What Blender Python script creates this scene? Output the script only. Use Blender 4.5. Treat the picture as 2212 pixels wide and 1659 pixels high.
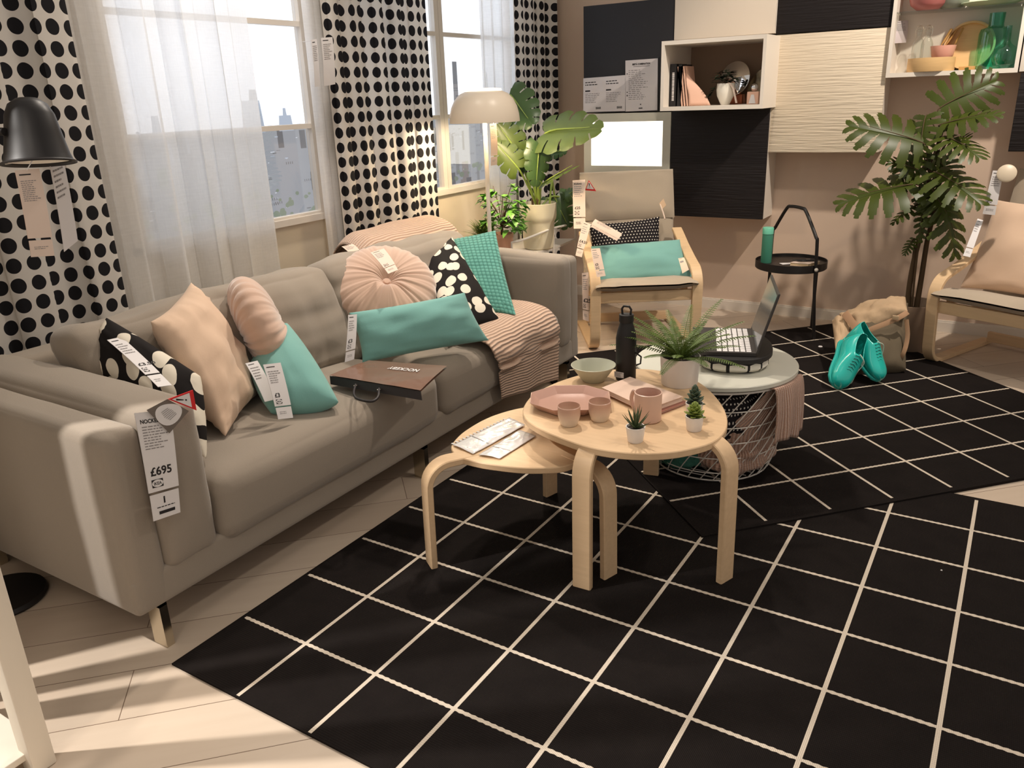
import bpy, bmesh, math, random
from mathutils import Vector as V, Matrix, noise, Euler
PI=math.pi
rnd=random.Random(7)
for o in list(bpy.data.objects): bpy.data.objects.remove(o)
scn=bpy.context.scene
COL=scn.collection

# ---------------------------------------------------------------- camera
cd=bpy.data.cameras.new('camera'); cam=bpy.data.objects.new('camera',cd); COL.objects.link(cam)
cd.sensor_width=36.0; cd.sensor_fit='HORIZONTAL'; cd.lens=36.0*1729.541/2212; cd.clip_start=0.05; cd.clip_end=60
ya,pi_,ro=-0.56476194,0.34408868,-0.03812348
fw=V((math.sin(ya)*math.cos(pi_),math.cos(ya)*math.cos(pi_),-math.sin(pi_)))
ri=V((math.cos(ya),-math.sin(ya),0)); up=ri.cross(fw)
R_=ri*math.cos(ro)+up*math.sin(ro); U_=-ri*math.sin(ro)+up*math.cos(ro)
M=Matrix((R_,U_,-fw)).transposed().to_4x4(); M.translation=V((0,0,1.39161)); cam.matrix_world=M
scn.camera=cam
# ---------------------------------------------------------------- view, world, lights
vs=scn.view_settings; vs.view_transform='Standard'; vs.look='None'; vs.gamma=1; vs.use_curve_mapping=False; vs.exposure=0.28
w=bpy.data.worlds.new('showroom_air'); scn.world=w; w.use_nodes=True
bg=w.node_tree.nodes['Background']; bg.inputs[0].default_value=(1.0,0.92,0.84,1); bg.inputs[1].default_value=0.38
def light(name,kind,loc,target,power,color,size=0.1,angle=60,blend=0.4,shape=None,sy=None):
    l=bpy.data.lights.new(name,kind); l.energy=power; l.color=color
    if kind=='SPOT': l.spot_size=math.radians(angle); l.spot_blend=blend; l.shadow_soft_size=size
    elif kind=='AREA':
        l.size=size
        if sy: l.shape='RECTANGLE'; l.size_y=sy
    else: l.shadow_soft_size=size
    o=bpy.data.objects.new(name,l); COL.objects.link(o); o.location=loc
    if target is not None:
        o.rotation_euler=(V(target)-V(loc)).to_track_quat('-Z','Y').to_euler()
    return o
WARM=(1.0,0.89,0.77)
light('ceiling_spot_cabinets','SPOT',(0.25,3.95,3.0),(-0.9,5.1,0.8),185,WARM,0.04,75,0.5)
light('ceiling_spot_tables','SPOT',(-2.0,3.5,3.1),(-1.0,2.2,0.4),150,WARM,0.06,80,0.6)
light('ceiling_spot_rug','SPOT',(0.6,2.8,3.1),(-0.2,2.6,0),70,WARM,0.08,90,0.7)
light('ceiling_spot_sofa','SPOT',(-2.35,2.6,3.1),(-2.1,2.2,0.4),95,WARM,0.08,90,0.7)
light('ceiling_spot_entrance','SPOT',(-2.75,-0.12,2.65),(-1.72,1.0,0.1),300,(1.0,0.95,0.89),0.03,44,0.35)
light('ceiling_spot_armchair','SPOT',(-1.2,3.4,3.0),(-1.9,4.3,0.6),60,WARM,0.06,60,0.6)
light('front_fill','SPOT',(-0.5,-0.8,3.0),(-1.4,0.9,0),30,(1.0,0.88,0.74),0.3,80,0.8)  # added fill lamp behind the camera, lifts the left foreground

# ---------------------------------------------------------------- materials
def s2l(v):
    v=v/255.0
    return v/12.92 if v<=0.04045 else ((v+0.055)/1.055)**2.4
def c(*a): return tuple(s2l(x) for x in a)+(1.0,)
MATS={}
def mat(name,col,rough=0.6,metal=0.0,bump=None,var=None,sheen=0,spec=0.5,trans=0,emit=None,coat=0,ior=1.45,alpha=1):
    """bump=(scale,strength,distance[,stretch vec]); var=(scale,amount)"""
    m=bpy.data.materials.new(name); m.use_nodes=True; MATS[name]=m
    nt=m.node_tree; b=nt.nodes['Principled BSDF']
    b.inputs['Base Color'].default_value=col; b.inputs['Roughness'].default_value=rough; b.inputs['Metallic'].default_value=metal
    b.inputs['Specular IOR Level'].default_value=spec; b.inputs['Sheen Weight'].default_value=sheen
    b.inputs['Transmission Weight'].default_value=trans; b.inputs['IOR'].default_value=ior; b.inputs['Coat Weight'].default_value=coat
    if alpha<1: b.inputs['Alpha'].default_value=alpha
    if emit: b.inputs['Emission Color'].default_value=emit[0]; b.inputs['Emission Strength'].default_value=emit[1]
    tc=nt.nodes.new('ShaderNodeTexCoord')
    if var:
        n=nt.nodes.new('ShaderNodeTexNoise'); n.inputs['Scale'].default_value=var[0]; n.inputs['Detail'].default_value=4
        nt.links.new(tc.outputs['Object'],n.inputs['Vector'])
        mx=nt.nodes.new('ShaderNodeMix'); mx.data_type='RGBA'
        k=1-var[1]; mx.inputs[6].default_value=(col[0]*k,col[1]*k,col[2]*k,1)
        k=1+var[1]; mx.inputs[7].default_value=(min(1,col[0]*k),min(1,col[1]*k),min(1,col[2]*k),1)
        nt.links.new(n.outputs['Fac'],mx.inputs[0]); nt.links.new(mx.outputs[2],b.inputs['Base Color'])
    if bump:
        n=nt.nodes.new('ShaderNodeTexNoise'); n.inputs['Scale'].default_value=bump[0]; n.inputs['Detail'].default_value=3
        mp=nt.nodes.new('ShaderNodeMapping'); nt.links.new(tc.outputs['Object'],mp.inputs[0]); nt.links.new(mp.outputs[0],n.inputs['Vector'])
        if len(bump)>3: mp.inputs['Scale'].default_value=bump[3]
        bp=nt.nodes.new('ShaderNodeBump'); bp.inputs['Strength'].default_value=bump[1]; bp.inputs['Distance'].default_value=bump[2]
        nt.links.new(n.outputs['Fac'],bp.inputs['Height']); nt.links.new(bp.outputs[0],b.inputs['Normal'])
    return m
class NG:
    """tiny helper for building node graphs"""
    def __init__(s,m): s.nt=m.node_tree; s.b=s.nt.nodes.get('Principled BSDF')
    def n(s,t,**k):
        q=s.nt.nodes.new('ShaderNode'+t)
        for a,v in k.items(): setattr(q,a,v)
        return q
    def l(s,a,b): s.nt.links.new(a,b)
    def m(s,op,a,b=None,clamp=False):
        q=s.nt.nodes.new('ShaderNodeMath'); q.operation=op; q.use_clamp=clamp
        for i,v in enumerate((a,b)):
            if v is None: continue
            if isinstance(v,(int,float)): q.inputs[i].default_value=v
            else: s.l(v,q.inputs[i])
        return q.outputs[0]
    def uv(s):
        t=s.n('TexCoord'); x=s.n('SeparateXYZ'); s.l(t.outputs['UV'],x.inputs[0]); return x.outputs[0],x.outputs[1],t.outputs['UV']
    def mix(s,f,a,b):
        q=s.nt.nodes.new('ShaderNodeMix'); q.data_type='RGBA'
        if isinstance(f,(int,float)): q.inputs[0].default_value=f
        else: s.l(f,q.inputs[0])
        for i,v in ((6,a),(7,b)):
            if isinstance(v,tuple): q.inputs[i].default_value=v
            else: s.l(v,q.inputs[i])
        return q.outputs[2]
    def bump(s,h,st=0.5,d=0.002):
        q=s.n('Bump'); q.inputs['Strength'].default_value=st; q.inputs['Distance'].default_value=d
        s.l(h,q.inputs['Height']); s.l(q.outputs[0],s.b.inputs['Normal'])
def noise_n(g,vec,scale,detail=3):
    q=g.n('TexNoise'); q.inputs['Scale'].default_value=scale; q.inputs['Detail'].default_value=detail
    if vec is not None: g.l(vec,q.inputs['Vector'])
    return q.outputs['Fac']
def cells(g,u,size):
    """distance from cell centre along one axis, in metres"""
    a=g.m('DIVIDE',u,size); a=g.m('FRACT',a); a=g.m('SUBTRACT',a,0.5); return g.m('MULTIPLY',a,size)
def dots_mat(name,base,dot,pitch,rad,rough=0.85,stagger=False,trans=0,wob=0.0):
    m=mat(name,base,rough,spec=0.2); g=NG(m); u,v,uv=g.uv()
    if stagger:
        row=g.m('FLOOR',g.m('DIVIDE',v,pitch)); odd=g.m('MODULO',row,2.0); u=g.m('ADD',u,g.m('MULTIPLY',odd,pitch*0.5))
    du=cells(g,u,pitch); dv=cells(g,v,pitch)
    d=g.m('SQRT',g.m('ADD',g.m('MULTIPLY',du,du),g.m('MULTIPLY',dv,dv)))
    if wob: d=g.m('ADD',d,g.m('MULTIPLY',g.m('SUBTRACT',noise_n(g,uv,18,1),0.5),wob))
    k=g.m('LESS_THAN',d,rad)
    col=g.mix(k,base,dot); g.l(col,g.b.inputs['Base Color'])
    if trans:
        t=g.n('BsdfTranslucent'); g.l(col,t.inputs['Color']); ms=g.n('MixShader'); ms.inputs[0].default_value=trans
        out=g.nt.nodes['Material Output']; g.l(g.b.outputs[0],ms.inputs[1]); g.l(t.outputs[0],ms.inputs[2]); g.l(ms.outputs[0],out.inputs['Surface'])
    return m
SOFA=mat('sofa_fabric',c(148,136,122),0.9,bump=(420,0.35,0.0015),var=(3.0,0.06),sheen=0.25,spec=0.2)
STEEL=mat('polished_steel',c(200,190,170),0.18,1.0)
BIRCH=mat('birch_veneer',c(220,190,152),0.42,spec=0.4)
def wood(m,scale=(2,26,26),amt=0.09,base=(220,188,150)):
    g=NG(m); t=g.n('TexCoord'); mp=g.n('Mapping'); mp.inputs['Scale'].default_value=scale; g.l(t.outputs['Object'],mp.inputs[0])
    n=noise_n(g,mp.outputs[0],3.0,5); b=c(*base); k=1-amt*1.6; k2=1+amt*0.6
    col=g.mix(n,(b[0]*k,b[1]*k*0.97,b[2]*k*0.93,1),(min(1,b[0]*k2),min(1,b[1]*k2),b[2]*k2,1)); g.l(col,g.b.inputs['Base Color']); g.bump(n,0.05,0.001)
wood(BIRCH)
PINE=mat('light_ash',c(214,170,112),0.5); wood(PINE,base=(224,192,152))
WHITE=mat('white_lacquer',c(226,216,203),0.4)
WHITE2=mat('white_powder_coat',c(224,216,205),0.45)
PAPER=mat('white_card',c(226,221,219),0.6,spec=0.3)
PAPERW=mat('warm_card',c(222,200,184),0.6,spec=0.3)
INK=mat('black_print',c(38,34,34),0.7)
GREYINK=mat('grey_print',c(140,134,132),0.7)
RED=mat('red_print',c(212,40,44),0.5)
GREYCARD=mat('dark_grey_card',c(112,102,94),0.6)
PLASTIC=mat('clear_plastic_sleeve',c(232,226,222),0.12,spec=0.7,coat=0.5,bump=(28,0.5,0.004))
BLACK=mat('black_powder_coat',c(30,26,25),0.42)
BLACKM=mat('matt_black_plastic',c(26,23,22),0.55)
TEAL=mat('teal_cotton',c(122,172,164),0.85,bump=(260,0.25,0.001),sheen=0.2,spec=0.2)
TEALW=mat('teal_waffle_weave',c(92,146,136),0.9,sheen=0.2,spec=0.15,bump=(300,0.3,0.001))
PINK=mat('blush_cotton',c(214,184,158),0.85,bump=(240,0.25,0.001),sheen=0.2,spec=0.2)
VELVET=mat('blush_velvet',c(202,168,146),0.8,sheen=0.9,spec=0.15,bump=(200,0.2,0.001))
KNIT=mat('blush_knit',c(222,178,152),0.92,sheen=0.3,spec=0.1,bump=(340,0.5,0.002))
CHAIRF=mat('chair_canvas',c(172,157,138),0.9,bump=(330,0.3,0.0012),sheen=0.2,spec=0.2)
CREAM=mat('cream_canvas',c(226,206,180),0.85,bump=(330,0.25,0.001),spec=0.2)
def floral_mat():
    m=mat('black_white_floral_cotton',c(30,26,25),0.85,spec=0.2); g=NG(m); u,v,uv=g.uv()
    vo=g.n('TexVoronoi'); vo.feature='F1'; vo.voronoi_dimensions='2D'; vo.inputs['Scale'].default_value=12.5; vo.inputs['Randomness'].default_value=0.8
    mp=g.n('Mapping'); mp.inputs['Scale'].default_value=(1,1.0,1); g.l(uv,mp.inputs[0]); g.l(mp.outputs[0],vo.inputs['Vector'])
    k=g.m('LESS_THAN',g.m('ADD',vo.outputs['Distance'],g.m('MULTIPLY',noise_n(g,uv,14,1),0.12)),0.42)
    g.l(g.mix(k,c(30,26,25),c(224,214,196)),g.b.inputs['Base Color']); return m
FLORAL=floral_mat()
g=NG(TEALW); u_,v_,q_=g.uv(); k_=g.m('MULTIPLY',g.m('ABSOLUTE',g.m('SINE',g.m('MULTIPLY',u_,PI/0.0195))),g.m('ABSOLUTE',g.m('SINE',g.m('MULTIPLY',v_,PI/0.0195))))
g.l(g.mix(g.m('POWER',k_,0.5),c(44,96,84),c(108,168,154)),g.b.inputs['Base Color'])  # shade in the waffle grooves mixed into the colour
POLKA=dots_mat('black_cotton_white_pin_dots',c(34,30,32),c(220,212,200),0.0190,0.0036,stagger=True)
CURT=dots_mat('white_curtain_black_dots',c(226,220,212),c(34,33,36),0.0680,0.0255,trans=0.18,wob=0.006)
def knit(m,pitch,col,dark,axis=1,wav=0.004):
    g=NG(m); u,v,uv=g.uv(); a=(u,v)[axis]; o=(v,u)[axis]
    a=g.m('ADD',a,g.m('MULTIPLY',noise_n(g,uv,7,2),wav*6))
    s=g.m('SINE',g.m('MULTIPLY',a,2*PI/pitch)); s=g.m('ADD',g.m('MULTIPLY',s,0.5),0.5)
    t=g.m('SINE',g.m('MULTIPLY',o,2*PI/(pitch*0.45))); h=g.m('ADD',s,g.m('MULTIPLY',t,0.12))
    g.l(g.mix(g.m('POWER',s,0.6),dark,col),g.b.inputs['Base Color']); g.bump(h,0.9,0.006)
knit(KNIT,0.015,c(222,190,166),c(184,148,124))
KNITC=mat('blush_chunky_knit',c(206,160,134),0.92,sheen=0.3,spec=0.1); knit(KNITC,0.012,c(210,172,150),c(172,130,108),axis=0)
# ---- room surfaces
def rug_mat():
    m=mat('black_rug_white_grid',c(28,24,22),0.95,spec=0.1); g=NG(m); u,v,uv=g.uv()
    def line(a,o,lo,hi,w,zig):
        z=g.m('MULTIPLY',g.m('PINGPONG',g.m('MULTIPLY',o,26.0),1.0),zig)
        f=g.m('ABSOLUTE',g.m('SUBTRACT',g.m('FRACT',g.m('ADD',a,0.5)),0.5)); f=g.m('ADD',f,z)
        k=g.m('LESS_THAN',f,w)
        k=g.m('MULTIPLY',k,g.m('GREATER_THAN',a,0.5)); k=g.m('MULTIPLY',k,g.m('LESS_THAN',a,7.5))
        k=g.m('MULTIPLY',k,g.m('GREATER_THAN',o,lo)); return g.m('MULTIPLY',k,g.m('LESS_THAN',o,hi))
    k1=line(u,v,0.07,7.94,0.022,0.0); k2=line(v,u,0.03,7.97,0.026,0.008)
    k=g.m('MAXIMUM',k1,k2)
    n=noise_n(g,uv,3.0,3); bl=g.mix(n,c(24,20,19),c(34,29,27))
    g.l(g.mix(k,bl,c(212,198,180)),g.b.inputs['Base Color'])
    wv=g.m('SINE',g.m('MULTIPLY',u,420.0)); wv2=g.m('SINE',g.m('MULTIPLY',v,250.0))
    g.bump(g.m('ADD',g.m('ADD',wv,wv2),g.m('MULTIPLY',k,2.0)),0.5,0.0015); return m
RUG=rug_mat()
def floor_mat():
    m=mat('whitewashed_oak_planks',c(206,190,172),0.45,spec=0.35); g=NG(m); t=g.n('TexCoord')
    mp=g.n('Mapping'); mp.inputs['Rotation'].default_value=(0,0,-PI/4); g.l(t.outputs['Object'],mp.inputs[0])
    mp2=g.n('Mapping'); mp2.inputs['Location'].default_value=(0.62,-0.055,0); g.l(mp.outputs[0],mp2.inputs[0])
    br=g.n('TexBrick'); br.offset=0.37; br.inputs['Scale'].default_value=1.0; br.inputs['Mortar Size'].default_value=0.0012
    br.inputs['Mortar Smooth'].default_value=0.1; br.inputs['Brick Width'].default_value=1.28; br.inputs['Row Height'].default_value=0.188
    br.inputs['Color1'].default_value=c(212,196,178); br.inputs['Color2'].default_value=c(198,181,163); br.inputs['Mortar'].default_value=c(120,100,84)
    g.l(mp2.outputs[0],br.inputs['Vector'])
    mg=g.n('Mapping'); mg.inputs['Scale'].default_value=(1.2,14,1); g.l(mp.outputs[0],mg.inputs[0])
    n=noise_n(g,mg.outputs[0],2.2,6)
    mx=g.n('Mix'); mx.data_type='RGBA'; mx.blend_type='MULTIPLY'; mx.inputs[0].default_value=0.35
    g.l(br.outputs['Color'],mx.inputs[6]); g.l(g.mix(n,c(205,190,172),c(255,252,248)),mx.inputs[7]); g.l(mx.outputs[2],g.b.inputs['Base Color'])
    g.bump(g.m('SUBTRACT',g.m('MULTIPLY',n,0.3),g.m('MULTIPLY',br.outputs['Fac'],1.0)),0.35,0.002); return m
FLOOR=floor_mat()
WALLB=mat('taupe_wall_paint',c(212,188,168),0.85,bump=(60,0.05,0.001),spec=0.2)
WALLL=mat('cream_wall_paint',c(222,208,186),0.85,bump=(60,0.05,0.001),spec=0.2)
FRAME=mat('window_frame_paint',c(222,214,204),0.5)
def sheer(name,col,op=0.55):
    m=bpy.data.materials.new(name); m.use_nodes=True; nt=m.node_tree; g=NG(m); g.nt.nodes.remove(g.b)
    out=nt.nodes['Material Output']; d=g.n('BsdfDiffuse'); d.inputs[0].default_value=col; t=g.n('BsdfTranslucent'); t.inputs[0].default_value=col
    tr=g.n('BsdfTransparent'); a=g.n('MixShader'); a.inputs[0].default_value=0.5; g.l(d.outputs[0],a.inputs[1]); g.l(t.outputs[0],a.inputs[2])
    b=g.n('MixShader'); g.l(tr.outputs[0],b.inputs[1]); g.l(a.outputs[0],b.inputs[2]); g.l(b.outputs[0],out.inputs['Surface'])
    tc=g.n('TexCoord'); mp=g.n('Mapping'); mp.inputs['Scale'].default_value=(1,1,9); g.l(tc.outputs['Object'],mp.inputs[0])
    n=noise_n(g,mp.outputs[0],16,4); mp2=g.n('Mapping'); mp2.inputs['Scale'].default_value=(1,9,1); g.l(tc.outputs['Object'],mp2.inputs[0]); n2=noise_n(g,mp2.outputs[0],20,3)
    f=g.m('ADD',g.m('MULTIPLY',g.m('ADD',n,n2),0.12),op-0.12,True); g.l(f,b.inputs[0]); return m
SHEER=sheer('sheer_white_voile',c(250,250,250),0.84)
def glass(name,tint=(1,1,1,1),refl=0.08,rough=0.0):
    m=bpy.data.materials.new(name); m.use_nodes=True; nt=m.node_tree; g=NG(m); g.nt.nodes.remove(g.b)
    out=nt.nodes['Material Output']; tr=g.n('BsdfTransparent'); tr.inputs[0].default_value=tint; gl=g.n('BsdfGlossy'); gl.inputs['Roughness'].default_value=rough
    fr=g.n('LayerWeight'); fr.inputs[0].default_value=0.25; f=g.m('ADD',g.m('MULTIPLY',fr.outputs['Facing'],0.5),refl)
    ms=g.n('MixShader'); g.l(f,ms.inputs[0]); g.l(tr.outputs[0],ms.inputs[1]); g.l(gl.outputs[0],ms.inputs[2]); g.l(ms.outputs[0],out.inputs['Surface']); return m
PANE=glass('window_glass',(0.97,0.98,1,1),0.02)
CLEARG=glass('clear_glass',(0.93,0.95,0.93,1),0.06)
GREENG=glass('green_glass',(0.42,0.86,0.74,1),0.05)
AQUAG=glass('pale_aqua_glass',(0.55,0.82,0.74,1),0.07)
def grooved(name,col,scale,st,rough=0.7):
    m=mat(name,col,rough,spec=0.3); g=NG(m); t=g.n('TexCoord'); mp=g.n('Mapping'); mp.inputs['Scale'].default_value=(5,5,95); g.l(t.outputs['Object'],mp.inputs[0])
    n=noise_n(g,mp.outputs[0],1.0,2.5); g.bump(n,st,0.007); return m
GROOVW=grooved('white_grooved_door',c(226,210,186),95,0.8)
GROOVB=grooved('black_grooved_door',c(32,27,27),95,0.6,0.6)
# ---------------------------------------------------------------- builders
TM={}
def setp(o,label=None,cat=None,group=None,kind=None):
    if label: o['label']=label
    if cat: o['category']=cat
    if group: o['group']=group
    if kind: o['kind']=kind
def thing(name,label,cat,loc=(0,0,0),rz=0,group=None,kind=None):
    o=bpy.data.objects.new(name,None); COL.objects.link(o); o.location=loc; o.rotation_euler=(0,0,rz); o.empty_display_size=0.05
    setp(o,label,cat,group,kind); TM[o.name]=Matrix.Translation(V(loc))@Matrix.Rotation(rz,4,'Z'); return o
def lerp(a,b,t): return a+(b-a)*t
class MB:
    def __init__(s): s.v=[]; s.f=[]; s.m=[]; s.uv=[]; s.T=Matrix.Identity(4); s.mi=0
    def add(s,vs,fs,uvs=None,mi=None):
        n=len(s.v); s.v+= [s.T@V(p) for p in vs]
        for k,f in enumerate(fs):
            s.f.append([n+i for i in f]); s.m.append(s.mi if mi is None else mi)
            s.uv.append([uvs[i] for i in f] if uvs else None)
        return s
    def box(s,x0,x1,y0,y1,z0,z1,mi=None):
        vs=[(x,y,z) for x in (x0,x1) for y in (y0,y1) for z in (z0,z1)]
        return s.add(vs,[(0,1,3,2),(4,6,7,5),(0,4,5,1),(2,3,7,6),(0,2,6,4),(1,5,7,3)],mi=mi)
    def rbox(s,x0,x1,y0,y1,z0,z1,r=0.01,n=None,puff=(0,0,0),nz=0,nsc=6,seed=0,mi=None,seg=None):
        """rounded soft box: surface grid on a cube, rounded corners, bulged faces, wrinkle noise"""
        h=V(((x1-x0)/2,(y1-y0)/2,(z1-z0)/2)); cc=V(((x0+x1)/2,(y0+y1)/2,(z0+z1)/2)); r=min(r,min(h)*0.999)
        n=n or 4; key={}; vs=[]; fs=[]; uvs=[]
        def coords(hh,n):
            k=3; e=[-hh+r*(1-math.cos(i/k*PI/2)) for i in range(k)]
            mid=[lerp(-hh+r,hh-r,i/n) for i in range(n+1)]
            return e+mid+[-q for q in reversed(e)]
        cs=[coords(h[i],n) for i in range(3)]
        for ax in range(3):
            a,b=(ax+1)%3,(ax+2)%3
            for sg in (-1,1):
                idx={}
                for i,p in enumerate(cs[a]):
                    for j,q in enumerate(cs[b]):
                        P=[0,0,0]; P[ax]=sg*h[ax]; P[a]=p; P[b]=q
                        kk=tuple(round(t,6) for t in P)
                        if kk not in key:
                            P=V(P); inner=V([max(-(h[t]-r),min(h[t]-r,P[t])) for t in range(3)]); d=P-inner
                            nn=d.normalized() if d.length>1e-9 else V((0,0,0))
                            Q=inner+nn*r if d.length>1e-9 else P
                            for t in range(3):
                                o1,o2=(t+1)%3,(t+2)%3; w=max(0,1-(P[o1]/h[o1])**2)*max(0,1-(P[o2]/h[o2])**2)
                                Q[t]+=puff[t]*w*(P[t]/h[t])
                            Q=Q+cc
                            if nz: Q=Q+nn*(noise.noise(Q*nsc+V((seed,seed,seed)))*nz)
                            key[kk]=len(vs); vs.append(Q); uvs.append((Q.x,Q.z))
                        idx[i,j]=key[kk]
                for i in range(len(cs[a])-1):
                    for j in range(len(cs[b])-1):
                        f=[idx[i,j],idx[i+1,j],idx[i+1,j+1],idx[i,j+1]]
                        fs.append(f if sg>0 else f[::-1])
        return s.add(vs,fs,uvs,mi)
    def lathe(s,prof,seg=32,cen=(0,0,0),cap0=False,cap1=False,mi=None,fn=None):
        """prof: [(r,z)...] bottom to top outward"""
        vs=[];fs=[]
        for k,(r,z) in enumerate(prof):
            for i in range(seg):
                a=2*PI*i/seg; rr,zz=(r,z) if not fn else fn(r,z,a)
                vs.append((cen[0]+rr*math.cos(a),cen[1]+rr*math.sin(a),cen[2]+zz))
        for k in range(len(prof)-1):
            for i in range(seg):
                j=(i+1)%seg; fs.append((k*seg+i,k*seg+j,(k+1)*seg+j,(k+1)*seg+i))
        if cap0: fs.append(tuple(reversed(range(seg))))
        if cap1: fs.append(tuple((len(prof)-1)*seg+i for i in range(seg)))
        uvs=[(i/seg*2*PI*0.05,prof[k][1]) for k in range(len(prof)) for i in range(seg)]
        return s.add(vs,fs,uvs,mi)
    def tube(s,pts,r,seg=8,closed=False,mi=None,flat=None,upv=None,caps=True):
        pts=[V(p) for p in pts]; n=len(pts); vs=[];fs=[]; prev=None
        for i,p in enumerate(pts):
            if closed: t=(pts[(i+1)%n]-pts[i-1]).normalized()
            else: t=(pts[min(i+1,n-1)]-pts[max(i-1,0)]).normalized()
            if prev is None:
                u=V(upv) if upv else (V((0,0,1)) if abs(t.z)<0.9 else V((1,0,0)))
            else: u=prev
            u=(u-t*u.dot(t)); u=u.normalized() if u.length>1e-6 else t.orthogonal().normalized(); prev=u; b=t.cross(u)
            rr=r[i] if isinstance(r,(list,tuple)) else r
            for k in range(seg):
                a=2*PI*k/seg
                if flat: q=p+b*(rr*flat[0]*math.cos(a))+u*(rr*flat[1]*math.sin(a))
                else: q=p+b*(rr*math.cos(a))+u*(rr*math.sin(a))
                vs.append(q)
        m=n if closed else n-1
        for i in range(m):
            j=(i+1)%n
            for k in range(seg):
                l=(k+1)%seg; fs.append((i*seg+k,i*seg+l,j*seg+l,j*seg+k))
        if not closed and caps: fs.append(tuple(reversed(range(seg)))); fs.append(tuple((n-1)*seg+k for k in range(seg)))
        return s.add(vs,fs,None,mi)
    def band(s,pts,w,t,wv,mi=None):
        """flat laminated strip: path pts, width w along wv, thickness t (path = outer face)"""
        pts=[V(p) for p in pts]; wv=V(wv).normalized(); n=len(pts); vs=[];fs=[]
        for i,p in enumerate(pts):
            tg=(pts[min(i+1,n-1)]-pts[max(i-1,0)]).normalized(); nn=tg.cross(wv).normalized()
            e=min(0.003,t*0.25)
            for a,b in ((-w/2+e,0),(w/2-e,0),(w/2,e),(w/2,t-e),(w/2-e,t),(-w/2+e,t),(-w/2,t-e),(-w/2,e)): vs.append(p+wv*a+nn*b)
        for i in range(n-1):
            for k in range(8):
                l=(k+1)%8; fs.append((i*8+k,i*8+l,(i+1)*8+l,(i+1)*8+k))
        fs.append(tuple(reversed(range(8)))); fs.append(tuple((n-1)*8+k for k in range(8)))
        return s.add(vs,fs,None,mi)
    def prism(s,out,z0,z1,mi=None,ch=0.0):
        n=len(out); cx=sum(p[0] for p in out)/n; cy=sum(p[1] for p in out)/n
        def ring(z,off):
            r=[]
            for x,y in out:
                d=math.hypot(x-cx,y-cy); k=(d-off)/d; r.append((cx+(x-cx)*k,cy+(y-cy)*k,z))
            return r
        rings=[ring(z0,ch),ring(z0+ch,0),ring(z1-ch,0),ring(z1,ch)] if ch else [ring(z0,0),ring(z1,0)]
        vs=[p for r in rings for p in r]; fs=[]
        for k in range(len(rings)-1):
            for i in range(n):
                j=(i+1)%n; fs.append((k*n+i,k*n+j,(k+1)*n+j,(k+1)*n+i))
        fs.append(tuple(reversed(range(n)))); fs.append(tuple((len(rings)-1)*n+i for i in range(n)))
        return s.add(vs,fs,None,mi)
    def grid(s,fn,nu,nv,closeu=False,mi=None,uvf=None):
        vs=[];uvs=[];fs=[]
        for j in range(nv+1):
            for i in range(nu+1):
                vs.append(fn(i/nu,j/nv)); uvs.append(uvf(i/nu,j/nv) if uvf else (i/nu,j/nv))
        for j in range(nv):
            for i in range(nu):
                a=j*(nu+1)+i; fs.append((a,a+1,a+nu+2,a+nu+1))
        return s.add(vs,fs,uvs,mi)
    def build(s,name,mats,parent=None,world=False,smooth=True,loc=None,rz=0,ang=40,weld=False):
        me=bpy.data.meshes.new(name)
        vs=s.v
        if parent is not None and world: Mi=TM[parent.name].inverted(); vs=[Mi@p for p in vs]
        if loc is not None and world: Mi=(Matrix.Translation(V(loc))@Matrix.Rotation(rz,4,'Z')).inverted(); vs=[Mi@p for p in vs]
        me.from_pydata([tuple(p) for p in vs],[],s.f)
        if not isinstance(mats,(list,tuple)): mats=[mats]
        for m in mats: me.materials.append(m)
        if any(u for u in s.uv):
            ul=me.uv_layers.new(name='UVMap')
            for p,u in zip(me.polygons,s.uv):
                if u:
                    for li,q in zip(p.loop_indices,u): ul.data[li].uv=q
        for p,k in zip(me.polygons,s.m): p.material_index=k
        if weld:
            bm=bmesh.new(); bm.from_mesh(me); bmesh.ops.remove_doubles(bm,verts=bm.verts,dist=1e-5); bm.to_mesh(me); bm.free()
        if smooth:
            for p in me.polygons: p.use_smooth=True
            try: me.set_sharp_from_angle(angle=math.radians(ang))
            except Exception: pass
        me.update()
        o=bpy.data.objects.new(name,me); COL.objects.link(o)
        if parent is not None: o.parent=parent; TM[o.name]=TM[parent.name]
        else:
            if loc is not None: o.location=loc; o.rotation_euler=(0,0,rz); TM[o.name]=Matrix.Translation(V(loc))@Matrix.Rotation(rz,4,'Z')
            else: TM[o.name]=Matrix.Identity(4)
        return o
def struct(o): o['kind']='structure'; return o
def smoothpts(pts,n=8,closed=False):
    """Catmull-Rom"""
    P=[V(p) for p in pts]; N=len(P); out=[]
    m=N if closed else N-1
    for i in range(m):
        p0=P[(i-1)%N] if closed or i>0 else P[0]*2-P[1]; p1=P[i]; p2=P[(i+1)%N]; p3=P[(i+2)%N] if closed or i+2<N else P[-1]*2-P[-2]
        for k in range(n):
            t=k/n; out.append(0.5*((2*p1)+(p2-p0)*t+(2*p0-5*p1+4*p2-p3)*t*t+(3*p1-p0-3*p2+p3)*t**3))
    if not closed: out.append(P[-1])
    return out
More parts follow.
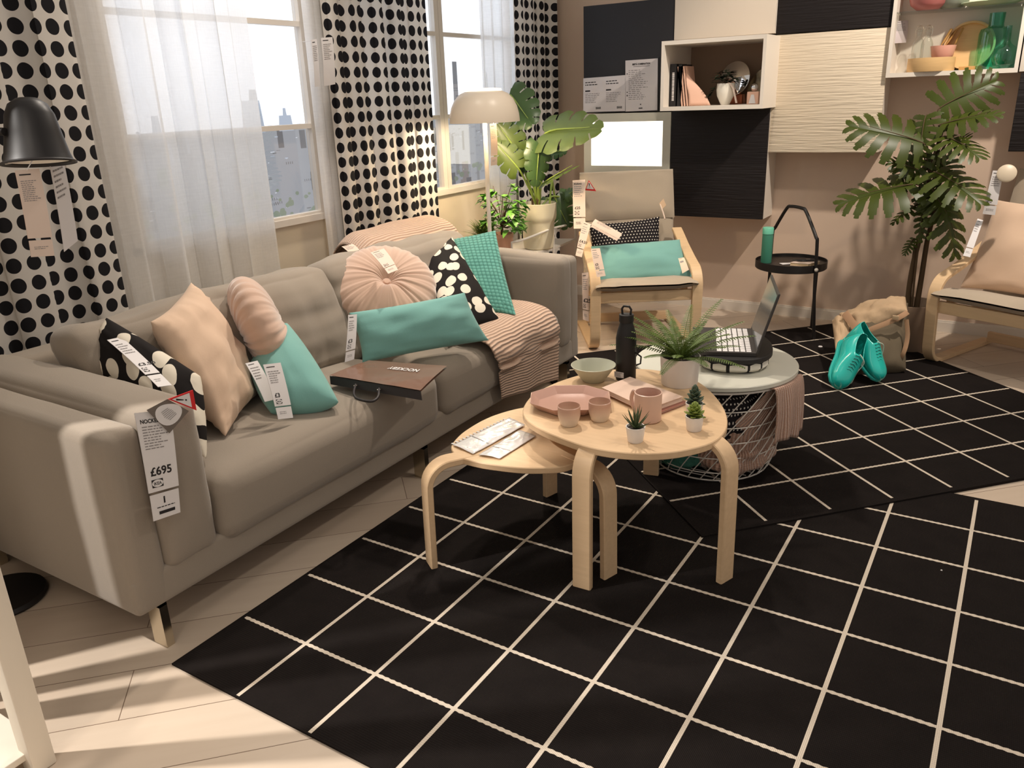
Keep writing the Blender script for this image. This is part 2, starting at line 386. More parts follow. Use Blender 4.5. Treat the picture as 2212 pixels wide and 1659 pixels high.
def pillow(mb,TL,TR,BR,BL,th,nx=26,ny=26,pull=0.07,wr=0.006,seed=0,expo=0.5,sag=0,surf=None,corner=0.0):
    TL,TR,BR,BL=map(V,(TL,TR,BR,BL)); W=((TR-TL).length+(BR-BL).length)/2; H=((TL-BL).length+(TR-BR).length)/2
    N=(TR-TL+BR-BL).cross(TL-BL+TR-BR).normalized()
    def pos(s,t,side):
        s2=s*(1-pull*(1-t*t)*abs(s)**3); t2=t*(1-pull*(1-s*s)*abs(t)**3)
        a=(s2+1)/2; b=(t2+1)/2
        P=(BL*(1-a)+BR*a)*(1-b)+(TL*(1-a)+TR*a)*b
        e=((1-s*s)*(1-t*t)); k=max(e,0)**expo
        q=V((s*2.1+seed,t*2.1-seed,side*3.0))
        w=noise.noise(q)*1.2+noise.noise(V((s*5.5+seed,t*2.5,side*5)))*0.7+noise.noise(V((s*2.5,t*7.0+seed,side*7)))*0.5
        d=side*(th/2)*k*(1+0.10*noise.noise(q*0.7))+w*wr*min(1,k*1.8)+sag*(1-s*s)*(1-t*t)
        # small seam puckers near the edge
        if 0.0001<e<0.35: d+=side*wr*0.5*math.sin(34*(s if abs(t)>abs(s) else t)+seed)*(0.35-e)*2.2*min(1,e*12)
        if surf: d+=side*surf((s+1)/2*W,(t+1)/2*H)*min(1,e*20)
        return P+N*d
    for side in (1,-1):
        f=lambda i,j,side=side: pos(i*2-1,j*2-1,side)
        # cosine spacing so edges are rounded
        g=lambda i,j,side=side: pos(-math.cos(i*PI),-math.cos(j*PI),side)
        uvf=lambda i,j: ((1-math.cos(i*PI))/2*W+seed*0.137,(1-math.cos(j*PI))/2*H+seed*0.071)
        base=len(mb.f); mb.grid(g,nx,ny,uvf=uvf)
        if side<0:
            for k in range(base,len(mb.f)): mb.f[k].reverse(); mb.uv[k].reverse()
    return mb
def cen(*p): 
    q=V((0,0,0))
    for a in p: q=q+V(a)
    return q/len(p)
def make_pillow(name,label,cat,corners,th,m,group=None,**k):
    z=min(p[2] for p in corners); q=cen(*corners); loc=(q.x,q.y,z)
    mb=pillow(MB(),*corners,th,**k)
    o=mb.build(name,m,loc=loc,world=True,weld=True,ang=80); setp(o,label,cat,group); return o
# ---- printed cards
FONTC={}
def glyphs(txt,bold=0.0):
    key=(txt,bold)
    if key in FONTC: return FONTC[key]
    cu=bpy.data.curves.new('t','FONT'); cu.body=txt; cu.size=1.0; cu.resolution_u=3; cu.offset=bold
    ob=bpy.data.objects.new('t',cu); COL.objects.link(ob); dg=bpy.context.evaluated_depsgraph_get(); me=bpy.data.meshes.new_from_object(ob.evaluated_get(dg))
    vs=[(v.co.x,v.co.y) for v in me.vertices]; fs=[tuple(p.vertices) for p in me.polygons]
    bpy.data.objects.remove(ob); bpy.data.meshes.remove(me); FONTC[key]=(vs,fs); return vs,fs
class Card:
    """a printed card lying on a 4-corner patch; layout units metres from the top left corner"""
    def __init__(s,TL,TR,BR,BL,bend=0.0,th=0.0012):
        s.c=[V(p) for p in (TL,TR,BR,BL)]; s.W=((s.c[1]-s.c[0]).length+(s.c[2]-s.c[3]).length)/2; s.H=((s.c[3]-s.c[0]).length+(s.c[2]-s.c[1]).length)/2
        s.N=(s.c[1]-s.c[0]+s.c[2]-s.c[3]).cross(s.c[0]-s.c[3]+s.c[1]-s.c[2]).normalized(); s.bend=bend; s.th=th
    def at(s,u,v,off=0):
        TL,TR,BR,BL=s.c; P=(TL*(1-u)+TR*u)*(1-v)+(BL*(1-u)+BR*u)*v
        return P+s.N*(off+s.bend*4*v*(1-v))
    def sheet(s,mb,u0=0,u1=1,v0=0,v1=1,off=0,nv=8,th=None):
        th=th if th is not None else s.th
        mb.grid(lambda i,j:s.at(lerp(u0,u1,i),lerp(v1,v0,j),off+th/2),2,nv)
        b=len(mb.f); mb.grid(lambda i,j:s.at(lerp(u0,u1,i),lerp(v1,v0,j),off-th/2),2,nv)
        for k in range(b,len(mb.f)): mb.f[k].reverse()
        return mb
    def text(s,mb,t,u,v,h,off=0.0012,bold=0.0,wfit=None,mi=None,rot=0):
        """baseline start at (u,v) fractions; h cap height in fraction of H"""
        vs,fs=glyphs(t,bold); k=h*s.H/0.7; w=max(x for x,y in vs) or 1
        kx=k if not wfit else wfit*s.W/w
        cr,sr=math.cos(rot),math.sin(rot)
        pts=[]
        for x,y in vs:
            X=x*kx; Y=y*k; X,Y=X*cr-Y*sr,X*sr+Y*cr
            pts.append(s.at(u+X/s.W,v-Y/s.H,off))
        return mb.add(pts,fs,None,mi)
    def bar(s,mb,u0,u1,v0,v1,off=0.0011,mi=None):
        return mb.add([s.at(u0,v1,off),s.at(u1,v1,off),s.at(u1,v0,off),s.at(u0,v0,off)],[(0,1,2,3)],None,mi)
    def lines(s,mb,u0,u1,v0,v1,n,h=0.35,mi=None,seed=0):
        r=random.Random(seed)
        for i in range(n):
            v=lerp(v0,v1,(i+0.5)/n); dh=(v1-v0)/n*h/2; u=u0
            ue=lerp(u0,u1,r.uniform(0.6,1))
            while u<ue:
                wd=r.uniform(0.05,0.16)*(u1-u0)*1.4; s.bar(mb,u,min(ue,u+wd),v-dh,v+dh,mi=mi); u+=wd+0.025
    def disc(s,mb,u,v,r,off=0.0013,mi=None,n=28):
        return mb.add([s.at(u+r/s.W*math.cos(2*PI*i/n),v-r/s.H*math.sin(2*PI*i/n),off) for i in range(n)],[tuple(range(n))],None,mi)
    def logo(s,mb,u0,u1,v0,v1,off=0.0014):
        """dark box, pale oval, dark word"""
        s.bar(mb,u0,u1,v0,v1,off,mi=0); n=28; cu,cv=(u0+u1)/2,(v0+v1)/2; a,b=(u1-u0)*0.49,(v1-v0)*0.46
        mb.add([s.at(cu+a*math.cos(2*PI*i/n),cv-b*math.sin(2*PI*i/n),off+0.0003) for i in range(n)],[tuple(range(n))],None,1)
        vs,fs=glyphs('IKEA',0.02); w=max(x for x,y in vs); pts=[s.at(cu-a*0.72+x/w*a*1.44,cv+b*0.42-y/0.7*b*0.84,off+0.0006) for x,y in vs]; mb.add(pts,fs,None,0)
def tag(label,TL,TR,BR,BL,price=None,title=None,split=0.78,bend=0.004,group=None,n=7,seed=1,m=None,logo=True,off=0.0,cat='price tag',name='price_tag',foot='lines',under=True):
    C=Card(TL,TR,BR,BL,bend); m=m or PAPER; q=cen(TL,TR,BR,BL)
    t=thing(name,label,cat,tuple(C.at(0.5,0)),0,group)
    mb=MB(); C.sheet(mb,0,1,0,split-0.012 if split<1 else 1); mb.build('card',m,t,world=True)
    if split<1:
        mb=MB(); C.sheet(mb,0.02,0.98,split+0.012,1,0.0,4); mb.build('lower_card',m,t,world=True)
    mb=MB()
    if title: C.text(mb,title,0.10,0.10,0.035 if C.H>0.2 else 0.045,bold=0.03,wfit=0.62)
    else: C.bar(mb,0.12,0.6,0.05,0.065)
    C.lines(mb,0.12,0.85,0.12,0.36*split/0.78,n,seed=seed,mi=2)
    if price: C.text(mb,price,0.14,split*0.78,0.075 if C.H<0.3 else 0.05,bold=0.025)
    if logo: C.logo(mb,0.14,0.5,split*0.83,split*0.93)
    if split<1 and foot!='none': C.lines(mb,0.2,0.8,split+0.08,0.92,2,seed=seed+3,mi=0 if foot=='bold' else 2)
    mb.build('print',[INK,m,GREYINK],t,world=True,smooth=False)
    return t,C

# ================================================================= the room
XW=-2.9; YW=5.18
o=struct(MB().box(-4.6,2.6,-1.6,5.4,-0.05,0).build('floor',FLOOR,smooth=False))
mb=MB().box(-4.6,2.6,YW,YW+0.1,0,2.9); struct(mb.build('wall_back',WALLB,smooth=False))
mb=MB()
WIN=[(1.86,2.95),(3.12,4.86)]; z0w,z1w=0.862,2.62
mb.box(XW-0.1,XW,0.55,YW,0,z0w); mb.box(XW-0.1,XW,0.55,YW,z1w,2.9)
for a,b in ((0.55,1.86),(2.95,3.12),(4.86,YW)): mb.box(XW-0.1,XW,a,b,z0w,z1w)
struct(mb.build('wall_left',WALLL,smooth=False))
mb=MB().box(-2.9,2.6,YW-0.014,YW,0,0.058); mb.box(-2.9,2.6,YW-0.010,YW,0.058,0.068); struct(mb.build('baseboard_back',WHITE,smooth=False))
mb=MB().box(XW,XW+0.014,0.55,YW,0,0.068); struct(mb.build('baseboard_left',WHITE,smooth=False))
mb=MB().box(XW,XW+0.02,2.90,2.955,0.0,z0w); struct(mb.build('trim_1',WALLL,smooth=False))
def window(n,y0,y1,sashes):
    t=thing('window_%d'%n,None,None,(XW,(y0+y1)/2,z0w),kind='structure')
    mb=MB(); f=0.03
    mb.box(XW-0.02,XW+0.022,y0,y1,z0w,z0w+f); mb.box(XW-0.02,XW+0.022,y0,y1,z1w-f,z1w)
    mb.box(XW-0.02,XW+0.022,y0,y0+f,z0w,z1w); mb.box(XW-0.02,XW+0.022,y1-f,y1,z0w,z1w); mb.build('window_frame',FRAME,t,world=True,smooth=False)
    for a,b in sashes:
        mb=MB(); g=0.036
        mb.box(XW-0.03,XW+0.008,a,a+g,z0w+f,z1w-f); mb.box(XW-0.03,XW+0.008,b-g,b,z0w+f,z1w-f)
        mb.box(XW-0.03,XW+0.008,a+g,b-g,z0w+f,z0w+f+0.012); mb.box(XW-0.03,XW+0.008,a+g,b-g,z1w-f-g,z1w-f)
        for z in (1.297,1.738,2.18): mb.box(XW-0.026,XW+0.004,a+g,b-g,z-0.011,z+0.011)
        s=mb.build('sash',FRAME,t,world=True,smooth=False)
        mb=MB().box(XW-0.016,XW-0.013,a+g,b-g,z0w+f+0.012,z1w-f-g); mb.build('glass_pane',PANE,s,world=True,smooth=False)
window(1,1.86,2.95,[(1.89,2.92)])
window(2,3.12,4.86,[(3.15,3.942),(3.945,4.83)])
# ---- backlit city photograph mounted behind the windows
def em(name,col,st):
    m=bpy.data.materials.new(name); m.use_nodes=True; g=NG(m); g.nt.nodes.remove(g.b); e=g.n('Emission'); e.inputs[0].default_value=col; e.inputs[1].default_value=st
    g.l(e.outputs[0],g.nt.nodes['Material Output'].inputs['Surface']); return m
SKY=em('backlit_sky_print',c(238,244,255),1.5)
g=NG(SKY); e=[n for n in SKY.node_tree.nodes if n.type=='EMISSION'][0]; t=g.n('TexCoord'); n=noise_n(g,t.outputs['Object'],1.1,3)
g.l(g.mix(g.m('MULTIPLY',g.m('SUBTRACT',n,0.42),2.2,True),c(252,252,254),c(206,228,248)),e.inputs[0])
greys=[em('backlit_city_print_%s'%nm,c(*k),0.8) for nm,k in (('slate',(146,146,148)),('mist',(172,174,178)),('ash',(124,124,126)),('chalk',(238,240,246)),('tree',(146,156,138)),('haze',(200,210,224)),('brick',(158,150,146)))]
mb=MB(); XB=-3.25
def q(y0,y1,z0,z1,d,mi): mb.add([(XB+d,y0,z0),(XB+d,y1,z0),(XB+d,y1,z1),(XB+d,y0,z1)],[(0,1,2,3)],mi=mi)
mb.box(XB-0.03,XB,0.7,6.6,0.2,3.0,mi=0); q(0.7,6.6,0.2,1.30,0.001,2)
r=random.Random(3); d=0.002
for k in range(380):
    y=r.uniform(0.7,6.5); row=k/190; z=lerp(1.30,0.55,row); wd=r.uniform(0.015,0.07)*(0.6+row*1.2); h=r.uniform(0.01,0.05)*(0.6+row*2)
    q(y,y+wd,z-0.08,z+h*(0.5 if row<0.1 else 1),d,r.choice((1,2,3,5,7,1,3,6 if row<0.15 else 7))); d+=0.00004
for k in range(700):
    y=r.uniform(0.7,6.5); z=r.uniform(0.55,1.27); wd=r.uniform(0.003,0.03); q(y,y+wd,z,z+r.uniform(0.0015,0.005),d,r.choice((4,4,6,3))); d+=0.00003
for k in range(170):
    y=r.uniform(0.7,6.5); z=r.uniform(0.80,1.22)
    for a in range(4): q(y+a*0.014,y+a*0.014+0.005,z,z+0.012,d,3)
for k in range(420):
    y=r.uniform(0.7,6.5); z=r.uniform(0.72,0.99); n=7; R=r.uniform(0.01,0.03)
    mb.add([(XB+d,y+R*math.cos(2*PI*i/n)*r.uniform(.7,1.3),z+R*0.7*math.sin(2*PI*i/n)) for i in range(n)],[tuple(range(n))],mi=5); d+=0.00002
def tower(y,z1,wd,mi=6,tip=0): 
    mb.add([(XB+0.012,y-wd/2,1.27),(XB+0.012,y+wd/2,1.27),(XB+0.012,y+wd/2*(1-tip),z1),(XB+0.012,y-wd/2*(1-tip),z1)],[(0,1,2,3)],mi=mi)
for y,z,wd,tp in ((4.56,1.62,0.055,0.1),(4.93,1.56,0.07,0.75),(4.88,1.43,0.05,0),(4.40,1.45,0.03,0),(4.66,1.42,0.04,0),(4.77,1.39,0.05,0),(3.05,1.38,0.045,0.6),(3.05,1.345,0.10,0.2),(2.86,1.47,0.10,0.6),(2.84,1.42,0.14,0.2),(5.1,1.42,0.05,0),(2.3,1.37,0.05,0.3)): tower(y,z,wd,6 if z<1.46 else 1,tp)
bd=mb.build('backlit_city_photo',[SKY]+greys,smooth=False); setp(bd,'backlit photograph of a city skyline under bright sky behind both windows','backdrop')

# ---- curtains
def curtain(name,label,cat,y0,y1,x,m,lam,amp,seed,z0=0.03,z1=2.62,group=None,lean=0.0,rel=1.5,nz=14):
    r=random.Random(seed); n=int((y1-y0)/lam*14)
    ks=[r.uniform(0,6) for _ in range(6)]
    def fx(y,z):
        ph=2*PI*y/lam; a=amp*(0.65+0.45*math.sin(y*7+ks[0]))
        return x+a*math.sin(ph+0.9*math.sin(y*5+ks[1])+0.25*math.sin(z*1.7+ks[2]))+0.25*a*math.sin(2.3*ph+ks[3]+z*0.8)+lean*(z-1.2)
    ys=[lerp(y0,y1,i/n) for i in range(n+1)]
    def warp(y,z): return y+0.28*lam*math.sin(2*(2*PI*y/lam)+ks[4])*0.35
    us=[0]
    for i in range(n):
        zz=1.3; us.append(us[-1]+math.hypot(fx(ys[i+1],zz)-fx(ys[i],zz),warp(ys[i+1],zz)-warp(ys[i],zz)))
    def f(i,j):
        y=lerp(y0,y1,i); z=lerp(z0,z1,j); return (fx(y,z),warp(y,z),z)
    mb=MB(); mb.grid(f,n,nz,uvf=lambda i,j:(us[round(i*n)]*rel/1.0,lerp(z0,z1,j)))
    o=mb.build(name,m,loc=(x,(y0+y1)/2,z0),world=True,ang=80); setp(o,label,cat,group); return o
curtain('dotted_curtain','white curtain with large black dots at the far left, behind the black reading lamp','curtain',0.80,1.75,-2.835,CURT,0.27,0.036,1,rel=1.0)
curtain('sheer_curtain','wide sheer white voile curtain hanging over the left window','curtain',1.74,2.53,-2.845,SHEER,0.165,0.020,2,rel=1.0)
curtain('dotted_curtain','white curtain with black dots between the two windows, behind the sofa','curtain',2.95,3.74,-2.815,CURT,0.150,0.023,5,rel=1.0)
curtain('sheer_curtain','narrow sheer strip at the left edge of the middle dotted curtain','curtain',2.86,3.02,-2.85,SHEER,0.11,0.012,6,rel=1.0)
curtain('sheer_curtain','pale sheer curtain gathered at the right side of the far window','curtain',4.30,4.78,-2.86,SHEER,0.10,0.018,8,rel=1.0)
curtain('dotted_curtain','white curtain with black dots in the corner beside the taupe wall','curtain',4.62,5.10,-2.81,CURT,0.13,0.034,9,rel=1.0)
# curtain rod carried on brackets above the frame
t=thing('curtain_rod','thin white rod carrying the curtains along the window wall','curtain rod',(-2.84,3.0,2.65))
MB().tube([(-2.84,0.75,2.66),(-2.84,5.12,2.66)],0.012,10).build('rod',FRAME,t,world=True)
for y in (0.9,2.75,5.05):
    MB().box(-2.9,-2.84,y-0.01,y+0.01,2.64,2.68).build('bracket',FRAME,t,world=True,smooth=False)

# ================================================================= rugs
def rug(name,label,o,ang,i0,i1,j0,j1,uoff,voff,zt):
    a=math.radians(ang); s=0.25
    mb=MB(); ux,uy=math.cos(a),math.sin(a)
    def P(i,j,z): 
        w=0.004*math.sin(i*9)+0.003*math.sin(j*13)
        return (o[0]+s*(i*ux-j*uy),o[1]+s*(i*uy+j*ux),z)
    n=24
    mb.grid(lambda a_,b_:P(lerp(i0,i1,a_),lerp(j0,j1,b_),zt),n,n,uvf=lambda a_,b_:(lerp(i0,i1,a_)+uoff,lerp(j0,j1,b_)+voff))
    for (ia,ja,ib,jb) in ((i0,j0,i1,j0),(i1,j0,i1,j1),(i1,j1,i0,j1),(i0,j1,i0,j0)):
        mb.add([P(ia,ja,0.001),P(ib,jb,0.001),P(ib,jb,zt),P(ia,ja,zt)],[(0,1,2,3)],[(0,0)]*4)
    mb.add([P(i0,j0,0.001),P(i1,j0,0.001),P(i1,j1,0.001),P(i0,j1,0.001)],[(3,2,1,0)],[(0,0)]*4)
    r_=mb.build(name,RUG,smooth=False,loc=P((i0+i1)/2,(j0+j1)/2,0),world=True); setp(r_,label,'rug'); return r_
rug('grid_rug','black flatwoven rug with white grid, the near one in the front of the picture',(-1.72774,1.23009),-0.3216,-0.02,7.98,-0.95,7.02,0,1,0.006)
rug('grid_rug','black flatwoven rug with white grid, the far one angled over the near one',(-0.56299,2.80448),46.7495,-2.0,6.0,-1.02,7.02,2,1,0.012)

# ================================================================= sofa
t=thing('sofa','three-seat beige-grey fabric sofa on chrome legs below the windows','sofa',(-2.28,2.22,0))
xs0,xs1=-2.775,-1.79
SOFAB=SOFA
mb=MB()
mb.rbox(xs0,xs1,0.965,3.475,0.14,0.25,0.018,12)                       # rail
mb.rbox(xs0,xs0+0.14,0.97,3.47,0.16,0.655,0.03,10,nz=0.003)         # back panel
mb.build('base_frame',SOFAB,t,world=True)
for y0,y1,lb in ((0.965,1.075,0),(3.375,3.475,1)):
    MB().rbox(xs0,xs1,y0,y1,0.135,0.655,0.028,14,puff=(0.006,0.006,0.006),nz=0.002).build('arm',SOFAB,t,world=True)
MB().rbox(xs0+0.05,xs1+0.012,1.068,1.242,0.225,0.675,0.035,14,puff=(0.012,0.012,0.022),nz=0.004,nsc=9).build('arm_pad',SOFAB,t,world=True)
MB().rbox(xs0+0.05,xs1+0.012,3.26,3.385,0.225,0.672,0.035,14,puff=(0.01,0.012,0.02),nz=0.004,nsc=9).build('arm_pad',SOFAB,t,world=True)
for y0,y1,sd in ((1.243,2.292,1),(2.298,3.262,2)):
    mb=MB().rbox(-2.70,-1.768,y0,y1,0.212,0.425,0.055,22,puff=(0.012,0.0,0.035),nz=0.006,nsc=5,seed=sd)
    mb.build('seat_cushion',SOFAB,t,world=True)
def backc(y0,y1,sd,lx=-2.56):
    def f(P):
        return P
    mb=MB().rbox(0,0.215,y0,y1,0,0.405,0.055,28,puff=(0.050,0.0,0.022),nz=0.022,nsc=5.2,seed=sd)
    a=math.radians(-19); 
    for k,p in enumerate(mb.v):
        hz=max(0,p.z)/0.40; 
        # corner ears and creases
        cr=0.016*noise.noise(V((p.y*11,p.z*4,sd)))*(0.4+hz)+0.010*noise.noise(V((p.y*3.5,p.z*18,sd*3)))
        x=p.x+cr; z=p.z+0.012*noise.noise(V((p.y*5,0,sd)))*hz
        mb.v[k]=V((x*math.cos(a)+z*math.sin(a)+lx+0.20,p.y,-x*math.sin(a)*0.5+z*math.cos(a)+0.375))
    mb.build('back_cushion',SOFAB,t,world=True,ang=80)
backc(1.235,2.315,3.3); backc(2.275,3.25,8.7)
for (x,y) in ((-1.835,1.045),(-1.82,3.36),(-1.83,2.205),(-2.70,1.045),(-2.70,3.36)):
    mb=MB(); mb.box(x-0.028,x+0.028,y-0.012,y+0.012,0.0,0.14)
    mb.box(x-0.16 if x>-2.5 else x-0.02,x+0.028,y-0.012,y+0.012,0.128,0.142); mb.build('leg',STEEL,t,world=True,smooth=False)

# ================================================================= cushions on the sofa
make_pillow('floral_cushion','black cushion with white blossoms leaning on the left sofa arm','cushion',[(-2.33,1.284,0.652),(-2.33,1.366,0.798),(-1.972,1.4,0.652),(-1.868,1.298,0.45)],0.12,FLORAL,seed=1.3,pull=-0.02,expo=0.4)
make_pillow('blush_cushion','large square blush pink cushion standing between black floral and round cushions','cushion',[(-2.20,1.425,0.785),(-2.34,1.69,0.84),(-2.141,1.739,0.455),(-1.95,1.435,0.45)],0.17,PINK,seed=4.1,wr=0.016,expo=0.45)
make_pillow('teal_cushion','small teal cushion standing on the sofa seat behind the price card for 3 pounds','cushion',[(-2.18,1.747,0.532),(-2.14,1.906,0.665),(-1.811,1.784,0.465),(-1.961,1.627,0.455)],0.20,TEAL,seed=2.2,wr=0.006,expo=0.42,pull=-0.10)
make_pillow('teal_lumbar_cushion','long teal lumbar cushion lying in front of the round cushion on the sofa','cushion',[(-2.062,2.138,0.655),(-1.809,2.531,0.67),(-1.726,2.563,0.475),(-1.998,2.114,0.475)],0.13,TEAL,seed=6.2,wr=0.006,expo=0.5,pull=0.05)
make_pillow('floral_cushion','black cushion with white blossoms leaning between round and waffle cushions','cushion',[(-2.33,2.914,0.722),(-2.28,3.111,0.771),(-1.843,2.83,0.478),(-1.883,2.491,0.475)],0.12,FLORAL,seed=7.7,expo=0.5)
def waf(u,v): return 0.0035*(abs(math.sin(u*PI/0.0195))*abs(math.sin(v*PI/0.0195)))
make_pillow('waffle_cushion','teal waffle-weave cushion leaning against the right sofa arm','cushion',[(-2.5,3.04,0.712),(-2.114,3.24,0.791),(-1.81,2.91,0.487),(-2.20,2.84,0.49)],0.09,TEALW,seed=3.3,nx=150,ny=150,surf=waf,wr=0.004,pull=0.03)
# round velvet cushions
def round_cushion(label,ctr,nrm,upv,R,th,group,seed,sq=1.0):
    n=V(nrm).normalized(); u=V(upv); u=(u-n*u.dot(n)).normalized(); s=u.cross(n)
    Mx=Matrix((s,u,n)).transposed().to_4x4(); Mx.translation=V(ctr)
    zmin=min((Mx@V((R*math.cos(a),R*math.sin(a),0))).z for a in [i*PI/12 for i in range(24)])
    t=thing('round_velvet_cushion',label,'cushion',(ctr[0],ctr[1],zmin),0,group)
    mb=MB(); mb.T=Mx; prof=[]
    K=24; ks=[noise.noise(V((math.cos(a)*2,math.sin(a)*2,seed))) for a in [2*PI*i/180 for i in range(180)]]
    for sg in (1,-1):
        def f(i,j,sg=sg):
            rr=math.sin(i*PI/2)**1.0 if True else i; a=2*PI*j
            h=th/2*(1-rr**2.8)**0.5*(1-0.62*math.exp(-(rr/0.17)**2)); 
            w=noise.noise(V((math.cos(a)*2,math.sin(a)*2,seed)))
            pl=math.sin(K*a+w*7)*0.0042*(0.45+noise.noise(V((a*3,seed,0)))*0.8)*math.sin(PI*min(1,rr*1.02))**0.5+math.sin(K*2.3*a+w*9)*0.0015*rr
            rad=R*rr*(1+0.012*math.sin(K*a+w*5)*rr)
            return (rad*math.cos(a),rad*math.sin(a)*sq,sg*(h+pl*(1 if rr<0.995 else 0)))
        b=len(mb.f); mb.grid(f,22,190)
        if sg>0:
            for k in range(b,len(mb.f)): mb.f[k].reverse(); mb.uv[k].reverse()
    mb.build('cover',VELVET,t,world=True,weld=True,ang=80)
    mb=MB(); mb.T=Mx; h=th/2*0.45
    mb.lathe([(0.0001,h+0.010),(0.012,h+0.009),(0.018,h+0.003),(0.019,h-0.004)],20); mb.build('button',VELVET,t,world=True)
    return t
round_cushion('round blush velvet cushion with centre button propped on the right sofa back',(-2.17,2.482,0.671),(0.52,-0.40,0.76),(0,0,1),0.208,0.150,None,1.7)
round_cushion('round blush velvet cushion seen edge-on beside the large square cushion',(-2.19,1.835,0.655),(0.55,0.80,0.30),(0,0,1),0.195,0.15,None,5.1)

# ================================================================= knitted throw
def throw():
    # path over the back cushion, down to the seat and over the front edge: (x,z)
    path=[(-2.70,0.68),(-2.69,0.755),(-2.62,0.808),(-2.52,0.812),(-2.41,0.765),(-2.32,0.62),(-2.22,0.51),(-2.10,0.476),(-1.98,0.476),(-1.86,0.472),(-1.78,0.450),(-1.738,0.40),(-1.733,0.31),(-1.735,0.20),(-1.738,0.12)]
    P=smoothpts([(a,0,b) for a,b in path],6); n=len(P)-1
    L=[0]
    for i in range(n): L.append(L[-1]+(P[i+1]-P[i]).length)
    ye=[(0,2.74,3.30),(0.25,2.66,3.32),(0.45,2.66,3.20),(0.62,2.58,3.13),(0.72,2.53,3.12),(0.80,2.60,3.14),(0.86,2.655,3.17),(1.0,2.665,3.14)]
    def edge(s):
        for a,b in zip(ye,ye[1:]):
            if s<=b[0]: k=(s-a[0])/(b[0]-a[0]+1e-9); k=k*k*(3-2*k); return lerp(a[1],b[1],k),lerp(a[2],b[2],k)
        return ye[-1][1:]
    def f(i,j):
        s=L[round(j*n)]/L[-1]; y0,y1=edge(s); y=lerp(y0,y1,i); p=P[round(j*n)]; q0=P[max(0,round(j*n)-1)]; q1=P[min(n,round(j*n)+1)]
        tg=(q1-q0).normalized(); nn=V((tg.z*-1,0,tg.x)); nn=-nn if nn.z<0 or (abs(nn.z)<0.2 and nn.x<0) else nn
        h=0.006+0.010*max(0,noise.noise(V((y*6,s*6,1))))+0.010*math.sin(y*19+s*7)*(1 if s>0.82 else 0.15)
        if s<0.55: h+=0.006
        zz=p.z
        if s>0.84: zz+=0.05*(1-i)*(s-0.84)/0.16*1.2
        if s<0.5: zz-=0.045*max(0,1-i/0.16)**2
        return (p.x+nn.x*h,y+0.012*math.sin(s*20),zz+nn.z*h)
    mb=MB(); W=0.56; mb.grid(f,50,n,uvf=lambda i,j:(i*W,L[round(j*n)]))
    o=mb.build('knitted_throw',KNIT,loc=(-2.1,2.9,0.45),world=True,ang=80)
    sm=o.modifiers.new('thick','SOLIDIFY'); sm.thickness=0.006; sm.offset=-1
    setp(o,'blush ribbed knit throw draped over the right end of the sofa','blanket')
throw()

# ================================================================= wall cabinets
def cabinet(label,x0,x1,yf,z0,z1,dm,name='wall_cabinet',bodym=None,group=None):
    t=thing(name,label,'cabinet',((x0+x1)/2,YW,z0),0,group)
    mb=MB(); mb.box(x0+0.001,x1-0.001,yf+0.020,YW,z0+0.001,z1-0.001); mb.build('body',bodym or WHITE,t,world=True,smooth=False)
    mb=MB(); mb.rbox(x0+0.001,x1-0.001,yf,yf+0.018,z0+0.001,z1-0.001,0.0015,1); mb.build('door',dm,t,world=True,ang=20)
    return t
cabinet('smooth black square door cabinet with three paper sheets taped on, far left',-2.506,-1.902,4.96,1.273,1.911,mat('smooth_black_door',c(33,31,34),0.55))
cabinet('black textured door cabinet hanging lowest, under the open shelf with books',-1.900,-1.302,4.96,0.636,1.276,GROOVB)
cabinet('cream smooth door cabinet above the open shelf with books',-1.899,-1.305,4.955,1.675,2.31,mat('cream_smooth_door',c(222,208,190),0.45))
cabinet('black grooved door cabinet above the large cream grooved door',-1.303,-0.704,4.985,1.671,2.31,GROOVB)
cabinet('large cream door cabinet with horizontal grooves left of the tall plant',-1.303,-0.704,4.99,1.027,1.667,GROOVW)
cabinet('black door cabinet at the right edge of the picture beside the tall plant',-0.082,0.52,4.965,1.035,1.414,GROOVB)
cabinet('white cabinet above the black one at the right edge of the picture',-0.092,0.52,4.965,1.418,1.80,WHITE)
# lit glass cabinet
t=thing('glass_door_cabinet','white glass-fronted cabinet glowing from inside above the near armchair','cabinet',(-2.204,YW,0.891))
mb=MB(); x0,x1,z0,z1,yf=-2.506,-1.904,0.891,1.269,4.96; th=0.016
mb.box(x0,x1,YW-0.01,YW,z0,z1); mb.box(x0,x0+th,yf+0.02,YW,z0,z1); mb.box(x1-th,x1,yf+0.02,YW,z0,z1); mb.box(x0+th,x1-th,yf+0.02,YW,z0,z0+th); mb.box(x0+th,x1-th,yf+0.02,YW,z1-th,z1); mb.build('body',WHITE,t,world=True,smooth=False)
mb=MB(); a=0.052; mb.box(x0,x1,yf,yf+0.018,z0,z0+a); mb.box(x0,x1,yf,yf+0.018,z1-a,z1); mb.box(x0,x0+a,yf,yf+0.018,z0+a,z1-a); mb.box(x1-a,x1,yf,yf+0.018,z0+a,z1-a)
dd=mb.build('door_frame',mat('frosted_door_frame',c(206,202,186),0.35),t,world=True,smooth=False)
MB().box(x0+a,x1-a,yf+0.006,yf+0.010,z0+a,z1-a).build('glowing_pane',em('lit_opal_glass',(1.0,0.90,0.72,1),1.9),dd,world=True,smooth=False)
MB().lathe([(0.0001,0),(0.008,0),(0.008,0.003),(0.0001,0.003)],14,(x1-0.03,yf-0.001,z0+0.02)).build('push_button',GREYCARD,dd,world=True)
